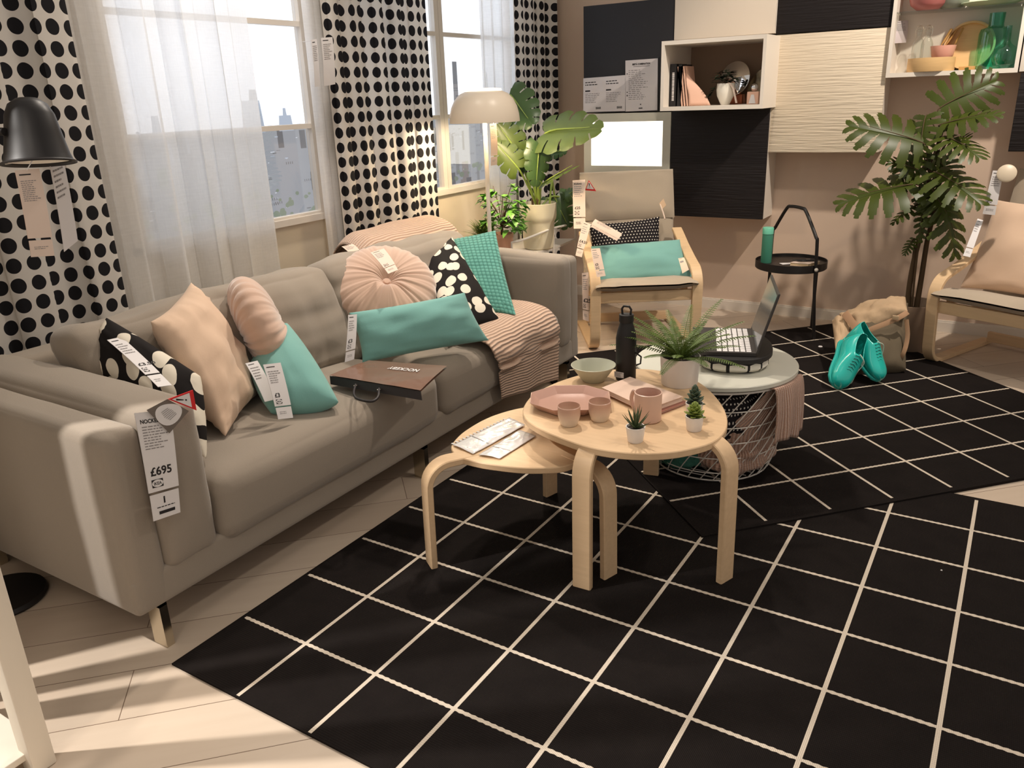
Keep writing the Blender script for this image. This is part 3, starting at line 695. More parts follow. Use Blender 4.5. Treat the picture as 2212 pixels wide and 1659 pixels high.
# open shelf with books
def shelf(label,x0,x1,yf,z0,z1,name='open_wall_shelf',th=0.022):
    t=thing(name,label,'shelf',((x0+x1)/2,YW,z0))
    MB().box(x0,x1,yf,YW,z0,z0+th).build('bottom_board',WHITE,t,world=True,smooth=False)
    MB().box(x0,x1,yf,YW,z1-th,z1).build('top_board',WHITE,t,world=True,smooth=False)
    for a in (x0,x1-th+0.004): MB().box(a,a+th-0.004,yf,YW,z0+th,z1-th).build('side_panel',WHITE,t,world=True,smooth=False)
    return t
ts=shelf('white open shelf box holding books, a mirror and a small plant',-1.879,-1.279,4.713,1.281,1.661)
MB().box(-1.861,-1.297,YW-0.02,YW-0.006,1.303,1.639).build('back_panel',mat('taupe_back_panel',c(150,126,106),0.7),ts,world=True,smooth=False)
tu=shelf('white open shelf box at the upper right holding glass and wooden wares',-0.703,-0.097,4.965,1.416,2.056)
MB().box(-0.685,-0.115,YW-0.02,YW-0.006,1.438,2.034).build('back_panel',WHITE,tu,world=True,smooth=False)
gs=MB().box(-0.684,-0.116,4.975,YW-0.025,1.730,1.736).build('glass_shelf',CLEARG,tu,world=True,smooth=False)
for xx in (-0.675,-0.125): MB().tube([(xx,5.02,1.722),(xx,5.02,1.731)],0.005,8).build('shelf_pin',STEEL,tu,world=True)
zb=1.303
def book(label,x,y,w,d,h,rot,m,title=None,group=None,tm=None):
    t=thing('book',label,'book',(x,y,zb),0,group)
    mb=MB(); mb.T=Matrix.Translation(V((x,y,zb)))@Matrix.Rotation(math.radians(rot),4,'Y')
    mb.box(0,0.0025,0,d,0,h); mb.box(w-0.0025,w,0,d,0,h); mb.box(0,w,0,0.0025,0,h); mb.build('cover',m,t,world=True,smooth=False)
    mb2=MB(); mb2.T=mb.T; mb2.box(0.0027,w-0.0027,0.003,d-0.003,0.003,h-0.003); mb2.build('pages',PAPERW,t,world=True,smooth=False)
    if title:
        T=mb.T; C=Card(T@V((0.004,-0.0004,h*0.14)),T@V((0.004,-0.0004,h*0.80)),T@V((w-0.006,-0.0004,h*0.80)),T@V((w-0.006,-0.0004,h*0.14)),0,0)
        mb3=MB(); 
        rr=random.Random(9); zz_=0.14
        while zz_<0.80:
            l_=rr.uniform(0.012,0.03); P=lambda f,zf:T@V((w*f,-0.0006,h*zf)); mb3.add([P(0.34,zz_),P(0.66,zz_),P(0.66,zz_+l_),P(0.34,zz_+l_)],[(0,1,2,3)]); zz_+=l_+0.012
        mb3.build('spine_title',PAPER,t,world=True,smooth=False)
BK=mat('black_book_cloth',c(28,25,26),0.6); PK=mat('pink_book_card',c(222,178,154),0.7)
book('black book with white spine title, leftmost on the open shelf',-1.856,4.80,0.042,0.16,0.236,0,BK,'title')
book('slim black book second from the left on the open shelf',-1.812,4.80,0.026,0.16,0.232,1.5,BK)
for k in range(3): book(['thin pink booklet leaning against the black books','middle thin pink booklet of three leaning ones','thin pink booklet resting under the wide bent one'][k],-1.783+k*0.0165,4.80,0.0145,0.15,0.222,-8,PK,group=None)
t=MB(); t.grid(lambda i,j:(-1.735+0.022*i+(-0.045)*j+0.10*i*(1-j)**1.0*1.0+0.01*math.sin(j*5),4.80+0.03*i+0.10*(1-abs(2*i-1))*0,1.304+0.212*j*(1-0.10*i)),8,10); 
o=t.build('bent_booklet',PK,loc=(-1.70,4.80,1.304),world=True); sm=o.modifiers.new('thick','SOLIDIFY'); sm.thickness=0.006; setp(o,'wide pink booklet bent open beside the leaning booklets','booklet')
# mirror disc
t=thing('round_mirror','small round mirror standing behind the little potted plant','mirror',(-1.535,5.06,zb))
mb=MB(); mb.T=Matrix.Translation(V((-1.545,5.05,1.302+0.145)))@Matrix.Rotation(math.radians(-14),4,'Z')@Matrix.Rotation(math.radians(78),4,'X')
mb.lathe([(0.0001,0.004),(0.094,0.004),(0.098,0.002),(0.098,-0.004),(0.0001,-0.004)],40); mb.build('mirror_glass',mat('mirror_silver',c(235,235,235),0.03,1.0),t,world=True)
MB().rbox(-1.60,-1.49,5.03,5.10,zb,zb+0.055,0.004,2).build('copper_base',mat('copper',c(196,116,84),0.35,0.8),t,world=True)
mb=MB(); mb.T=Matrix.Translation(V((-1.375,5.10,1.303))); mb.prism([(0.135*math.cos(PI*i/20),0) for i in range(1)],0,0.001) if False else None
n=24; R=0.115; out=[(R*math.cos(PI*i/n),R*1.7*math.sin(PI*i/n)) for i in range(n+1)]
mb.add([(x,0,z) for x,z in out]+[(x,0.006,z) for x,z in out],[tuple(range(n+1)),tuple(reversed(range(n+1,2*n+2)))]+[(i,n+1+i,n+2+i,i+1) for i in range(n)]+[(n,2*n+1,n+1,0)])
o=mb.build('arched_mirror',mat('smoked_mirror',c(170,160,140),0.12,1.0),smooth=False,loc=(-1.375,5.10,1.303),world=True); setp(o,'dim arched mirror at the right inside the open shelf','mirror')
# small plant in goblet pot
def leafshape(mb,base,d,n,L,W,curl=0.3,nl=6,mi=None,tipk=1.0):
    """simple pointed leaf, base point, direction, normal"""
    d=V(d).normalized(); n=V(n); n=(n-d*n.dot(d)).normalized(); s=d.cross(n)
    vs=[];fs=[]
    for i in range(nl+1):
        t=i/nl; w=W/2*(math.sin(PI*min(1,t**0.75)))**0.8 if 0<t<1 else 0.0004
        p=V(base)+d*(L*t)-n*(curl*L*t*t)
        vs+=[p-s*w+n*w*0.25,p,p+s*w+n*w*0.25]
    for i in range(nl):
        a=i*3; fs+=[(a,a+1,a+4,a+3),(a+1,a+2,a+5,a+4)]
    return mb.add(vs,fs,None,mi)
LEAFD=mat('dark_green_leaf',c(52,78,38),0.35,spec=0.6,var=(14,0.25)); LEAFB=mat('bright_green_leaf',c(104,158,62),0.4,spec=0.5,var=(10,0.25)); LEAFM=mat('mid_green_leaf',c(84,100,44),0.4,spec=0.5,var=(8,0.2))
FERNM=mat('fern_green',c(84,104,40),0.5,var=(20,0.3)); SOIL=mat('potting_soil',c(52,42,34),0.95,bump=(120,1,0.004)); STEM=mat('plant_stem',c(84,66,44),0.8,bump=(60,0.6,0.004)); STEMG=mat('green_stem',c(140,160,72),0.5)
px,py=-1.537,4.86
t=thing('potted_plant','small dark-leaved plant in a white goblet pot in the open shelf','plant',(px,py,zb))
MB().lathe([(0.0001,0),(0.024,0),(0.030,0.012),(0.048,0.05),(0.053,0.082),(0.050,0.118),(0.044,0.118),(0.046,0.08),(0.0001,0.075)],28,(px,py,zb)).build('pot',mat('white_glazed_ceramic',c(226,220,206),0.3),t,world=True)
mb=MB(); r=random.Random(5)
for k in range(60):
    a=r.uniform(0,2*PI); el=r.uniform(-0.1,1.3); L=r.uniform(0.03,0.05); R=r.uniform(0.01,0.06); d=V((math.cos(a),math.sin(a),math.sin(el)*0.6+0.1))
    b=V((px+R*math.cos(a),py+R*math.sin(a)*0.8,zb+0.12+r.uniform(0,0.085)*(1-R/0.09))); leafshape(mb,b,d,V((0,0,1))+d*0.3,L,0.026,0.5)
for k in range(9): leafshape(mb,(px-0.05-k*0.004,py-0.02,zb+0.10-k*0.008+r.uniform(-.01,.01)),(-1,r.uniform(-.6,.2),r.uniform(-1,.6)),(0,-0.3,1),0.035,0.026,0.4)
mb.build('foliage',mat('very_dark_leaf',c(44,52,38),0.4,var=(30,0.3)),t,world=True)
mb=MB().tube([(px+0.03,py-0.03,zb+0.12),(px+0.06,py-0.05,zb+0.09),(px+0.085,py-0.06,zb+0.01)],0.007,6,flat=(1,0.2)); mb.build('ribbon_tag',PAPERW,t,world=True)
t=thing('tealight_box','small blush card box with white triangle and a chrome ball on top','ornament',(-1.375,4.88,zb))
MB().rbox(-1.41,-1.345,4.855,4.91,zb,zb+0.068,0.003,1).build('box',PK,t,world=True)
MB().add([(-1.398,4.8535,zb+0.004),(-1.358,4.8535,zb+0.004),(-1.370,4.8535,zb+0.052),(-1.386,4.8535,zb+0.052)],[(0,1,2,3)]).build('white_panel',PAPER,t,world=True,smooth=False)
MB().lathe([(0.022*math.sin(PI*i/12)+0.0001,-0.022*math.cos(PI*i/12)) for i in range(13)],20,(-1.378,4.885,zb+0.090)).build('chrome_ball',mat('chrome',c(235,235,235),0.05,1.0),t,world=True)
# ---- upper right shelf wares (standing on z=1.438)
zt=1.438
WOODL=mat('light_wood_ware',c(216,176,122),0.5); wood(WOODL,(3,3,40),0.1,(222,184,130)); WOODM=mat('golden_bamboo',c(188,142,84),0.5); wood(WOODM,(30,3,3),0.1,(190,145,86))
o=MB().lathe([(0.0001,0),(0.112,0),(0.114,0.004),(0.114,0.068),(0.108,0.068),(0.106,0.006),(0.0001,0.006)],48,(-0.50,5.055,zt)).build('bent_wood_tray',WOODL,loc=(-0.50,5.055,zt),world=True) ; setp(o,'round bent-wood box on the upper right shelf holding a pink bowl','box')
for lb,bx in (('glass bottle with metal clip, left of two in the wooden box',-0.572),('glass bottle with metal clip, right of two in the wooden box',-0.530)):
    t=thing('swing_top_bottle',lb,'bottle',(bx,5.05,zt+0.007))
    MB().lathe([(0.0001,0),(0.026,0),(0.029,0.006),(0.029,0.13),(0.022,0.15),(0.012,0.165),(0.012,0.19)],20,(bx,5.05,zt+0.007)).build('glass_body',CLEARG,t,world=True)
    mb=MB(); 
    for s_ in (-1,1): mb.tube([(bx+s_*0.016,5.05,zt+0.175),(bx+s_*0.02,5.045,zt+0.205),(bx+s_*0.012,5.05,zt+0.225),(bx,5.05,zt+0.228)],0.0013,6)
    mb.build('wire_clip',STEEL,t,world=True)
    MB().lathe([(0.0001,0.0),(0.013,0.002),(0.014,0.01),(0.0001,0.018)],14,(bx,5.05,zt+0.198)).build('stopper',CLEARG,t,world=True)
o=MB().lathe([(0.0001,0),(0.03,0),(0.052,0.03),(0.062,0.08),(0.060,0.08),(0.05,0.032),(0.0001,0.004)],32,(-0.452,5.06,zt+0.045)).build('pink_bowl',mat('coral_glass',c(232,172,152),0.25),loc=(-0.452,5.06,zt+0.045),world=True); setp(o,'coral pink bowl with wooden utensils inside the bent-wood box','bowl')
for k,(a,b,lb) in enumerate((((-0.50,5.05,zt+0.05),(-0.428,5.09,zt+0.205),'leftmost wooden utensil leaning in the coral bowl'),((-0.485,5.06,zt+0.05),(-0.405,5.10,zt+0.200),'middle wooden utensil leaning in the coral bowl'),((-0.43,5.06,zt+0.05),(-0.375,5.10,zt+0.205),'rightmost wooden utensil standing in the coral bowl'))):
    o=MB().tube([a,V(a).lerp(V(b),0.5),V(a).lerp(V(b),0.6),b],[0.005,0.006,0.014,0.013],8,flat=(1,0.35)).build('wooden_utensil',WOODM,loc=a,world=True); setp(o,lb,'utensil',group=None)
t=thing('bamboo_tray','round bamboo tray standing upright at the back of the shelf','tray',(-0.335,5.13,zt))
mb=MB(); mb.T=Matrix.Translation(V((-0.335,5.115,zt+0.118)))@Matrix.Rotation(math.radians(82),4,'X')
mb.lathe([(0.0001,0.0),(0.106,0.0),(0.108,0.028),(0.118,0.028),(0.118,-0.008),(0.0001,-0.008)],48); mb.build('tray_body',WOODL,t,world=True)
MB().rbox(-0.365,-0.275,5.03,5.07,zt,zt+0.018,0.002,1).build('small_wooden_block',WOODM,loc=(-0.32,5.05,zt),world=True); setp(bpy.data.objects['small_wooden_block'],'small dark wooden block between wooden box and green bottle','block')
mb=MB(); mb.lathe([(0.0001,0),(0.068,0),(0.072,0.008),(0.072,0.17),(0.066,0.19),(0.036,0.20),(0.034,0.21),(0.036,0.265),(0.033,0.265),(0.031,0.205),(0.0001,0.20)],32,(-0.225,5.06,zt),fn=lambda r,z,a:(r*(1 if z>0.2 else 1),z))
o=mb.build('green_glass_bottle',GREENG,loc=(-0.225,5.06,zt),world=True); setp(o,'tall square-shouldered green glass bottle on the upper right shelf','bottle')
mb=MB(); mb.lathe([(0.0001,0),(0.02,0.001),(0.05,0.018),(0.062,0.055),(0.052,0.092),(0.022,0.115),(0.014,0.13),(0.013,0.20)],32,(-0.165,5.03,zt))
o=mb.build('round_flask_vase',AQUAG,loc=(-0.165,5.03,zt),world=True); setp(o,'round clear aqua flask vase in front of the green bottle','vase')
zg=1.737
o=MB().lathe([(0.0001,0),(0.05,0.002),(0.085,0.03),(0.10,0.09),(0.098,0.15)],36,(-0.55,5.06,zg)).build('rose_glass_bowl',mat('dusty_rose_glass',c(186,112,108),0.25),loc=(-0.55,5.06,zg),world=True); setp(o,'dusty rose rounded bowl on the glass shelf at the picture top','bowl')
o=MB().lathe([(0.0001,0),(0.04,0.002),(0.075,0.03),(0.085,0.08),(0.08,0.13)],36,(-0.44,5.10,zg)).build('grey_bowl',mat('grey_ceramic',c(132,136,122),0.4),loc=(-0.44,5.10,zg),world=True); setp(o,'grey rounded bowl behind the dusty rose one on glass','bowl')
o=MB().lathe([(0.0001,0),(0.10,0.004),(0.14,0.018),(0.138,0.021),(0.0001,0.008)],40,(-0.26,5.07,zg)).build('shallow_dish',mat('pale_green_ceramic',c(186,200,170),0.35),loc=(-0.26,5.07,zg),world=True); setp(o,'shallow pale green dish on the glass shelf','dish')

# ================================================================= armchairs
def armchair(label,loc,rz,fabric):
    t=thing('bentwood_armchair',label,'armchair',loc,rz)
    side=smoothpts([(0.64,0.0),(0.45,0.0),(0.22,0.0),(0.12,0.0)],4)[:-1] and [(0.66,0.0),(0.45,0.001),(0.25,0.0),(0.13,0.0)]
    P=[(0.66,0.0),(0.40,0.0),(0.14,0.0)]
    for i in range(1,9): a=PI/2*i/8; P.append((0.14-0.11*math.sin(a)-0.0,0.11-0.11*math.cos(a)))
    P+=[(0.022,0.22),(0.012,0.34)]
    for i in range(1,10): a=PI/2*i/9*0.93; P.append((0.012+0.115*(1-math.cos(a)),0.36+0.115*math.sin(a)))
    P+=[(0.22,0.502),(0.36,0.545),(0.47,0.585),(0.545,0.61)]
    for sx in (-1,1):
        x=sx*0.285
        MB().band([(x,y,z) for y,z in P],0.058,0.022,(1,0,0)).build('arm_frame',PINE,t,ang=30)
    path=[(-0.01,0.385),(0.10,0.387),(0.28,0.345),(0.43,0.30),(0.52,0.315),(0.575,0.42),(0.625,0.58),(0.675,0.76),(0.715,0.90),(0.725,0.935)]
    sp=smoothpts([(0,a,b) for a,b in path],5)
    def offs(d):
        o=[]
        for i,p in enumerate(sp):
            tg=(sp[min(i+1,len(sp)-1)]-sp[max(i-1,0)]).normalized(); nn=V((0,tg.z,-tg.y)); o.append(p+nn*d)
        return o
    for sx in (-1,1):
        q=offs(0.036)[4:-3]; MB().band([(sx*0.225,p.y,p.z) for p in q],0.035,0.018,(1,0,0)).build('seat_rail',PINE,t,ang=30)
    for y,z in ((0.04,0.315),(0.50,0.25)): MB().rbox(-0.262,0.262,y-0.012,y+0.012,z-0.03,z+0.03,0.004,2).build('cross_rail',PINE,t)
    MB().rbox(-0.262,0.262,0.60,0.625,0.02,0.075,0.004,2).build('cross_rail',PINE,t)
    # cushion: closed soft strip
    n=len(sp)-1; w=0.285
    top=offs(-0.022); bot=offs(0.036)
    def ring(j,u):
        a=2*PI*u; ca,sa=math.cos(a),math.sin(a); k=1-0.0*abs(ca)
        sx=math.copysign(abs(ca)**0.35,ca); sy=math.copysign(abs(sa)**0.6,sa)
        endk=min(1,(j/2.0+0.15),( (n-j)/2.0+0.15)); p=top[j]*(0.5+0.5*sy)+bot[j]*(0.5-0.5*sy)
        p=p*endk+sp[j]*(1-endk); wv=noise.noise(V((sx*3,j*0.4,loc[0])))*0.006
        tuft=-0.012 if j in (35,36) and sy>0 else 0.0
        return V((sx*w*(1+0.01*math.sin(j)),p.y+wv-(tuft and -0.012*0),p.z+wv))+ (top[j]-bot[j]).normalized()*tuft
    mb=MB(); m=48; mb.grid(lambda i,j:ring(round(j*n),i),m,n,uvf=lambda i,j:(i,j)); mb.build('seat_cushion',fabric,t,weld=True,ang=80)
    # padded headrest
    tp=offs(-0.055)
    def hr(i,j):
        k=len(sp)-14+j*13; a=int(k); b=min(a+1,len(sp)-1); f=k-a; p0=sp[a].lerp(sp[b],f); nn=(tp[a]-sp[a]).lerp(tp[b]-sp[b],f).normalized()
        s=i*2-1; e=max(0,(1-s**6))*max(0,(1-(2*j-1)**6)); h=0.024+0.030*e**0.5+0.004*noise.noise(V((s*4,j*5,loc[1])))
        return V((s*0.287,p0.y,p0.z))+nn*h
    MB().grid(hr,22,16).build('headrest',fabric,t,ang=80)
    return t
RZ1=math.radians(34); RZ2=math.radians(-24)
armchair('beige cushioned bentwood armchair in the corner below the glowing cabinet','dummy' and (-1.672,4.075,0),RZ1,CHAIRF)
armchair('beige cushioned bentwood armchair at the right edge beside the tall plant',(-0.040,4.335,0.0),RZ2,CHAIRF)
def L1(x,y,z,rz=RZ1,o=(-1.672,4.075)): return (o[0]+x*math.cos(rz)-y*math.sin(rz),o[1]+x*math.sin(rz)+y*math.cos(rz),z)
def L2(x,y,z): return L1(x,y,z,RZ2,(-0.040,4.335))
make_pillow('dotted_cushion','black cushion with white pin dots leaning in the near armchair','cushion',[L1(-0.26,0.53,0.655),L1(0.175,0.54,0.68),L1(0.19,0.42,0.33),L1(-0.24,0.41,0.33)],0.12,POLKA,seed=2.9)
make_pillow('teal_lumbar_cushion','long teal cushion lying in the seat of the near armchair','cushion',[L1(-0.27,0.33,0.555),L1(0.25,0.32,0.575),L1(0.30,0.17,0.375),L1(-0.25,0.17,0.37)],0.13,TEAL,seed=9.2,pull=0.05)
make_pillow('blush_cushion','blush pink square cushion on the armchair at the right edge','cushion',[L2(-0.285,0.50,0.80),L2(0.22,0.50,0.80),L2(0.22,0.28,0.37),L2(-0.29,0.28,0.37)],0.16,PINK,seed=12.4,wr=0.008)

# ================================================================= nest of tables
def table(name,label,outline,ztop,thk,legs,cen_):
    out=[(p.x,p.y) for p in smoothpts([(a,b,0) for a,b in outline],6,True)]
    t=thing(name,label,'table',(cen_[0],cen_[1],0))
    MB().prism(out,ztop-thk,ztop,ch=0.0025).build('table_top',BIRCH,t,world=True,ang=35)
    for (x,y) in legs:
        d=V((x-cen_[0],y-cen_[1],0)).normalized(); P=[]
        h=ztop-thk; b=V((x,y,0)); R=0.062
        P.append(b); P.append(b+V((0,0,h*0.5))-d*0.002)
        top=b-d*0.004
        for i in range(0,10): a=PI/2*i/9; P.append(top-d*(R*(1-math.cos(a)))+V((0,0,h-R-0.001+R*math.sin(a))))
        P.append(top-d*0.16+V((0,0,h-0.001)))
        MB().band(P,0.058,0.022,V((0,0,1)).cross(d)*-1).build('leg',BIRCH,t,world=True,ang=35)
    return t
bigo=[(-1.246,2.024),(-1.283,2.13),(-1.287,2.224),(-1.265,2.34),(-1.215,2.45),(-1.13,2.535),(-1.03,2.572),(-0.92,2.562),(-0.82,2.502),(-0.72,2.375),(-0.655,2.249),(-0.628,2.14),(-0.638,2.045),(-0.696,1.955),(-0.77,1.898),(-0.85,1.87),(-0.933,1.864),(-1.02,1.882),(-1.11,1.912),(-1.19,1.957)]
table('coffee_table','larger rounded birch coffee table holding cups, books and potted plants',bigo,0.45,0.022,[(-0.938,1.842),(-0.592,2.070),(-1.040,2.606),(-1.300,2.300)],(-0.955,2.20))
smo=[(-1.406,1.846),(-1.435,1.926),(-1.443,2.008),(-1.437,2.10),(-1.412,2.18),(-1.372,2.245),(-1.31,2.285),(-1.24,2.27),(-1.16,2.20),(-1.08,2.10),(-1.02,2.0),(-1.005,1.94),(-1.025,1.885),(-1.07,1.85),(-1.13,1.82),(-1.20,1.802),(-1.27,1.792),(-1.345,1.80)]
table('coffee_table','smaller lower birch table tucked under the larger one, holding plastic sleeves',smo,0.36,0.020,[(-1.405,1.722),(-0.905,1.925),(-1.205,2.335)],(-1.20,2.02))
# ---- things on the big table, z=0.45
zz=0.4505
def lathe_thing(name,label,cat,x,y,z,prof,m,seg=36,group=None,fn=None):
    o=MB().lathe(prof,seg,(x,y,z),fn=fn).build(name,m,loc=(x,y,z),world=True); setp(o,label,cat,group); return o
CEL=mat('celadon_ceramic',c(184,184,164),0.4); ROSE=mat('rose_ceramic',c(190,150,134),0.22,spec=0.6)
lathe_thing('serving_bowl','pale green flared bowl at the back of the larger table','bowl',-1.168,2.375,zz,[(0.0001,0.0),(0.036,0.0),(0.040,0.004),(0.078,0.058),(0.076,0.059),(0.038,0.008),(0.0001,0.006)],CEL,40)
t=thing('water_bottle','matt black steel water bottle with loop cap on the larger table','bottle',(-1.075,2.44,zz))
bx,by=-1.075,2.44
MB().lathe([(0.0001,0),(0.033,0),(0.035,0.004),(0.035,0.150),(0.031,0.172),(0.023,0.200),(0.022,0.206)],28,(bx,by,zz)).build('bottle_body',BLACKM,t,world=True)
MB().lathe([(0.024,0.206),(0.025,0.21),(0.025,0.232),(0.0001,0.234)],24,(bx,by,zz)).build('cap',BLACKM,t,world=True)
MB().tube([(bx-0.015,by,zz+0.232),(bx-0.017,by,zz+0.250),(bx-0.010,by,zz+0.260),(bx+0.010,by,zz+0.260),(bx+0.017,by,zz+0.250),(bx+0.015,by,zz+0.232)],0.004,8).build('cap_loop',BLACKM,t,world=True)
C=Card((bx-0.028,by-0.034,zz+0.034),(bx+0.008,by-0.0355,zz+0.034),(bx+0.008,by-0.0355,zz+0.014),(bx-0.028,by-0.034,zz+0.014),0,0.0008); mb=MB(); C.sheet(mb); C.lines(mb,0.1,0.9,0.1,0.9,4,mi=1,seed=2); mb.build('bottle_label',[PAPER,INK],t,world=True,smooth=False)
MB().tube([(bx+0.036,by+0.0,zz+0.10),(bx+0.052,by+0.01,zz+0.085),(bx+0.050,by+0.01,zz+0.06),(bx+0.038,by+0.0,zz+0.055)],0.003,6).build('carabiner',BLACKM,t,world=True)
# octagonal plate
mb=MB(); cx,cy=-1.128,2.125; ang=math.radians(28)
def oct_(rx,ry,z,k=0.42):
    P=[(-1,-k),(-k,-1),(k,-1),(1,-k),(1,k),(k,1),(-k,1),(-1,k)]; return [(cx+rx*x*math.cos(ang)-ry*y*math.sin(ang),cy+rx*x*math.sin(ang)+ry*y*math.cos(ang),z) for x,y in P]
rings=[oct_(0.095,0.085,zz),oct_(0.103,0.092,zz+0.003),oct_(0.128,0.113,zz+0.029),oct_(0.1255,0.1105,zz+0.030),oct_(0.101,0.090,zz+0.0065),oct_(0.090,0.080,zz+0.005)]
vs=[p for r_ in rings for p in r_]; fs=[(k*8+i,k*8+(i+1)%8,k*8+8+(i+1)%8,k*8+8+i) for k in range(5) for i in range(8)]+[tuple(reversed(range(8))),tuple(40+i for i in range(8))]
mb.add(vs,fs); o=mb.build('octagonal_plate',ROSE,loc=(cx,cy,zz),world=True,smooth=True,ang=60); bv=o.modifiers.new('b','BEVEL'); bv.width=0.004; bv.segments=3; bv.limit_method='ANGLE'; bv.angle_limit=math.radians(12); setp(o,'glossy rose octagonal serving plate on the larger table','plate')
CUP=mat('blush_ombre_glaze',c(224,176,156),0.35); g=NG(CUP); tt=g.n('TexCoord'); sx=g.n('SeparateXYZ'); g.l(tt.outputs['Object'],sx.inputs[0]); k=g.m('MULTIPLY',g.m('SUBTRACT',sx.outputs[2],0.012),26.0,True)
g.l(g.mix(k,c(222,206,186),c(198,160,140)),g.b.inputs['Base Color'])
for x,y,lb in ((-1.058,1.985,'left of two blush ombre cups in front of the plate'),(-0.992,2.060,'right of two blush ombre cups, behind the spiky plant')):
    t=thing('tea_cup',lb,'cup',(x,y,zz))
    MB().lathe([(0.0001,0),(0.024,0),(0.027,0.004),(0.034,0.03),(0.0345,0.060),(0.0325,0.062),(0.031,0.03),(0.024,0.008),(0.0001,0.006)],36,(x,y,zz)).build('cup_body',CUP,t,world=True)
    if x<-1.0:
        C=Card((x-0.008,y+0.006,zz+0.0085),(x+0.018,y+0.012,zz+0.0085),(x+0.020,y-0.004,zz+0.0085),(x-0.006,y-0.010,zz+0.0085),0,0.0004); mb=MB(); C.bar(mb,0,1,0,1,0.0002); C.lines(mb,0.05,0.95,0.1,0.9,3,mi=1,seed=4); mb.build('cup_sticker',[PAPER,INK],t,world=True,smooth=False)
x,y=-0.862,2.125
t=thing('mug','tall pink mug with handle beside the pink notebooks','mug',(x,y,zz)); MUG=mat('matt_pink_glaze',c(208,174,156),0.35)
MB().lathe([(0.0001,0),(0.037,0),(0.041,0.004),(0.0415,0.09),(0.0385,0.091),(0.038,0.006),(0.0001,0.005)],40,(x,y,zz)).build('mug_body',MUG,t,world=True)
hd=V((-0.93,0.37,0)); P=smoothpts([V((x,y,zz+0.072))+hd*0.040,V((x,y,zz+0.078))+hd*0.060,V((x,y,zz+0.05))+hd*0.070,V((x,y,zz+0.022))+hd*0.058,V((x,y,zz+0.016))+hd*0.040],5)
MB().tube(P,0.0065,10).build('handle',MUG,t,world=True)
MB().lathe([(0.0001,0.045),(0.0385,0.045)],32,(x,y,zz)).build('dark_inside',mat('mug_inside_brown',c(150,96,84),0.3),t,world=True)  # brown disc halfway up inside the mug
# notebooks stack
def slab(label,pts,z,h,m,name='notebook',pm=None):
    q=cen(*[(a,b,z) for a,b in pts]); t=thing(name,label,'notebook',(q.x,q.y,z))
    def inset(k): return [(q.x+(a-q.x)*k,q.y+(b-q.y)*k) for a,b in pts]
    MB().prism(inset(0.975),z+0.0015,z+h-0.0015).build('pages',pm or PAPERW,t,world=True,smooth=False)
    MB().prism(pts,z,z+0.0015).build('cover',m,t,world=True,smooth=False); MB().prism(pts,z+h-0.0015,z+h).build('cover',m,t,world=True,smooth=False)
NB=mat('pale_pink_cover',c(218,188,168),0.6); NB2=mat('dusky_red_cover',c(160,106,90),0.6)
a,b,c2,d=(-1.082,2.262),(-1.042,2.402),(-0.815,2.300),(-0.872,2.150)
slab('dusky pink notebook at the bottom of the two on the larger table',[(-1.070,2.270),(-1.030,2.392),(-0.800,2.302),(-0.850,2.160)],zz,0.008,NB2)
slab('pale pink notebook lying on the dusky one behind the mug',[a,b,c2,d],zz+0.0085,0.016,NB)
POT=mat('white_plant_pot',c(232,226,220),0.5)
def pot(t,x,y,z,r0,r1,h,name='pot',m=None,soil=True):
    MB().lathe([(0.0001,0),(r0,0),(r0+0.001,0.002),(r1,h),(r1-0.003,h),(r0*0.95,0.01),(0.0001,0.008)],36,(x,y,z)).build(name,m or POT,t,world=True)
    if soil: MB().lathe([(0.0001,h*0.86),(r0+(r1-r0)*0.86-0.003,h*0.84)],24,(x,y,z)).build('soil',SOIL,t,world=True)
# aloe
x,y=-0.832,1.962; t=thing('potted_aloe','small spiky aloe in a white pot at the table front','plant',(x,y,zz)); pot(t,x,y,zz,0.021,0.028,0.046)
mb=MB(); r=random.Random(4)
for k in range(17):
    a=k*2.4; el=lerp(0.35,1.45,k/17); L=lerp(0.052,0.060,k/17)*r.uniform(.9,1.1); d=V((math.cos(a)*math.cos(el),math.sin(a)*math.cos(el),math.sin(el)))
    P=[V((x,y,zz+0.04))+d*(L*q_)+V((0,0,1))*(0.010*q_*q_) for q_ in (0,0.25,0.5,0.75,1)]; mb.tube(P,[0.0035,0.0042,0.0034,0.002,0.0003],6,flat=(1,0.6))
mb.build('spiky_leaves',mat('aloe_green',c(70,84,52),0.5,var=(40,0.3)),t,world=True)
def rosette(label,x,y,col,up_=1.0,n=34):
    t=thing('potted_succulent',label,'plant',(x,y,zz)); pot(t,x,y,zz,0.021,0.027,0.044); mb=MB(); r=random.Random(int(x*1000))
    for k in range(n):
        f=k/n; a=k*2.399; el=lerp(-0.1,1.4,f); L=lerp(0.030,0.014,f); h=0.046+0.030*f*up_; d=V((math.cos(a)*math.cos(el),math.sin(a)*math.cos(el),math.sin(el)))
        leafshape(mb,V((x,y,zz+h-0.004))+d*0.003,d,V((0,0,1))-d*0.2,L,0.017,-0.25,5)
    o=mb.build('rosette',mat('succulent_green_%d'%int(abs(x)*1000),col,0.5,var=(30,0.2)),t,world=True); sm=o.modifiers.new('thick','SOLIDIFY'); sm.thickness=0.0022
rosette('bright green rosette succulent in a white pot, nearest the table edge',-0.712,2.115,c(124,140,58))
rosette('dark grey-green succulent in a white pot behind the bright one',-0.748,2.215,c(66,82,62),1.5)
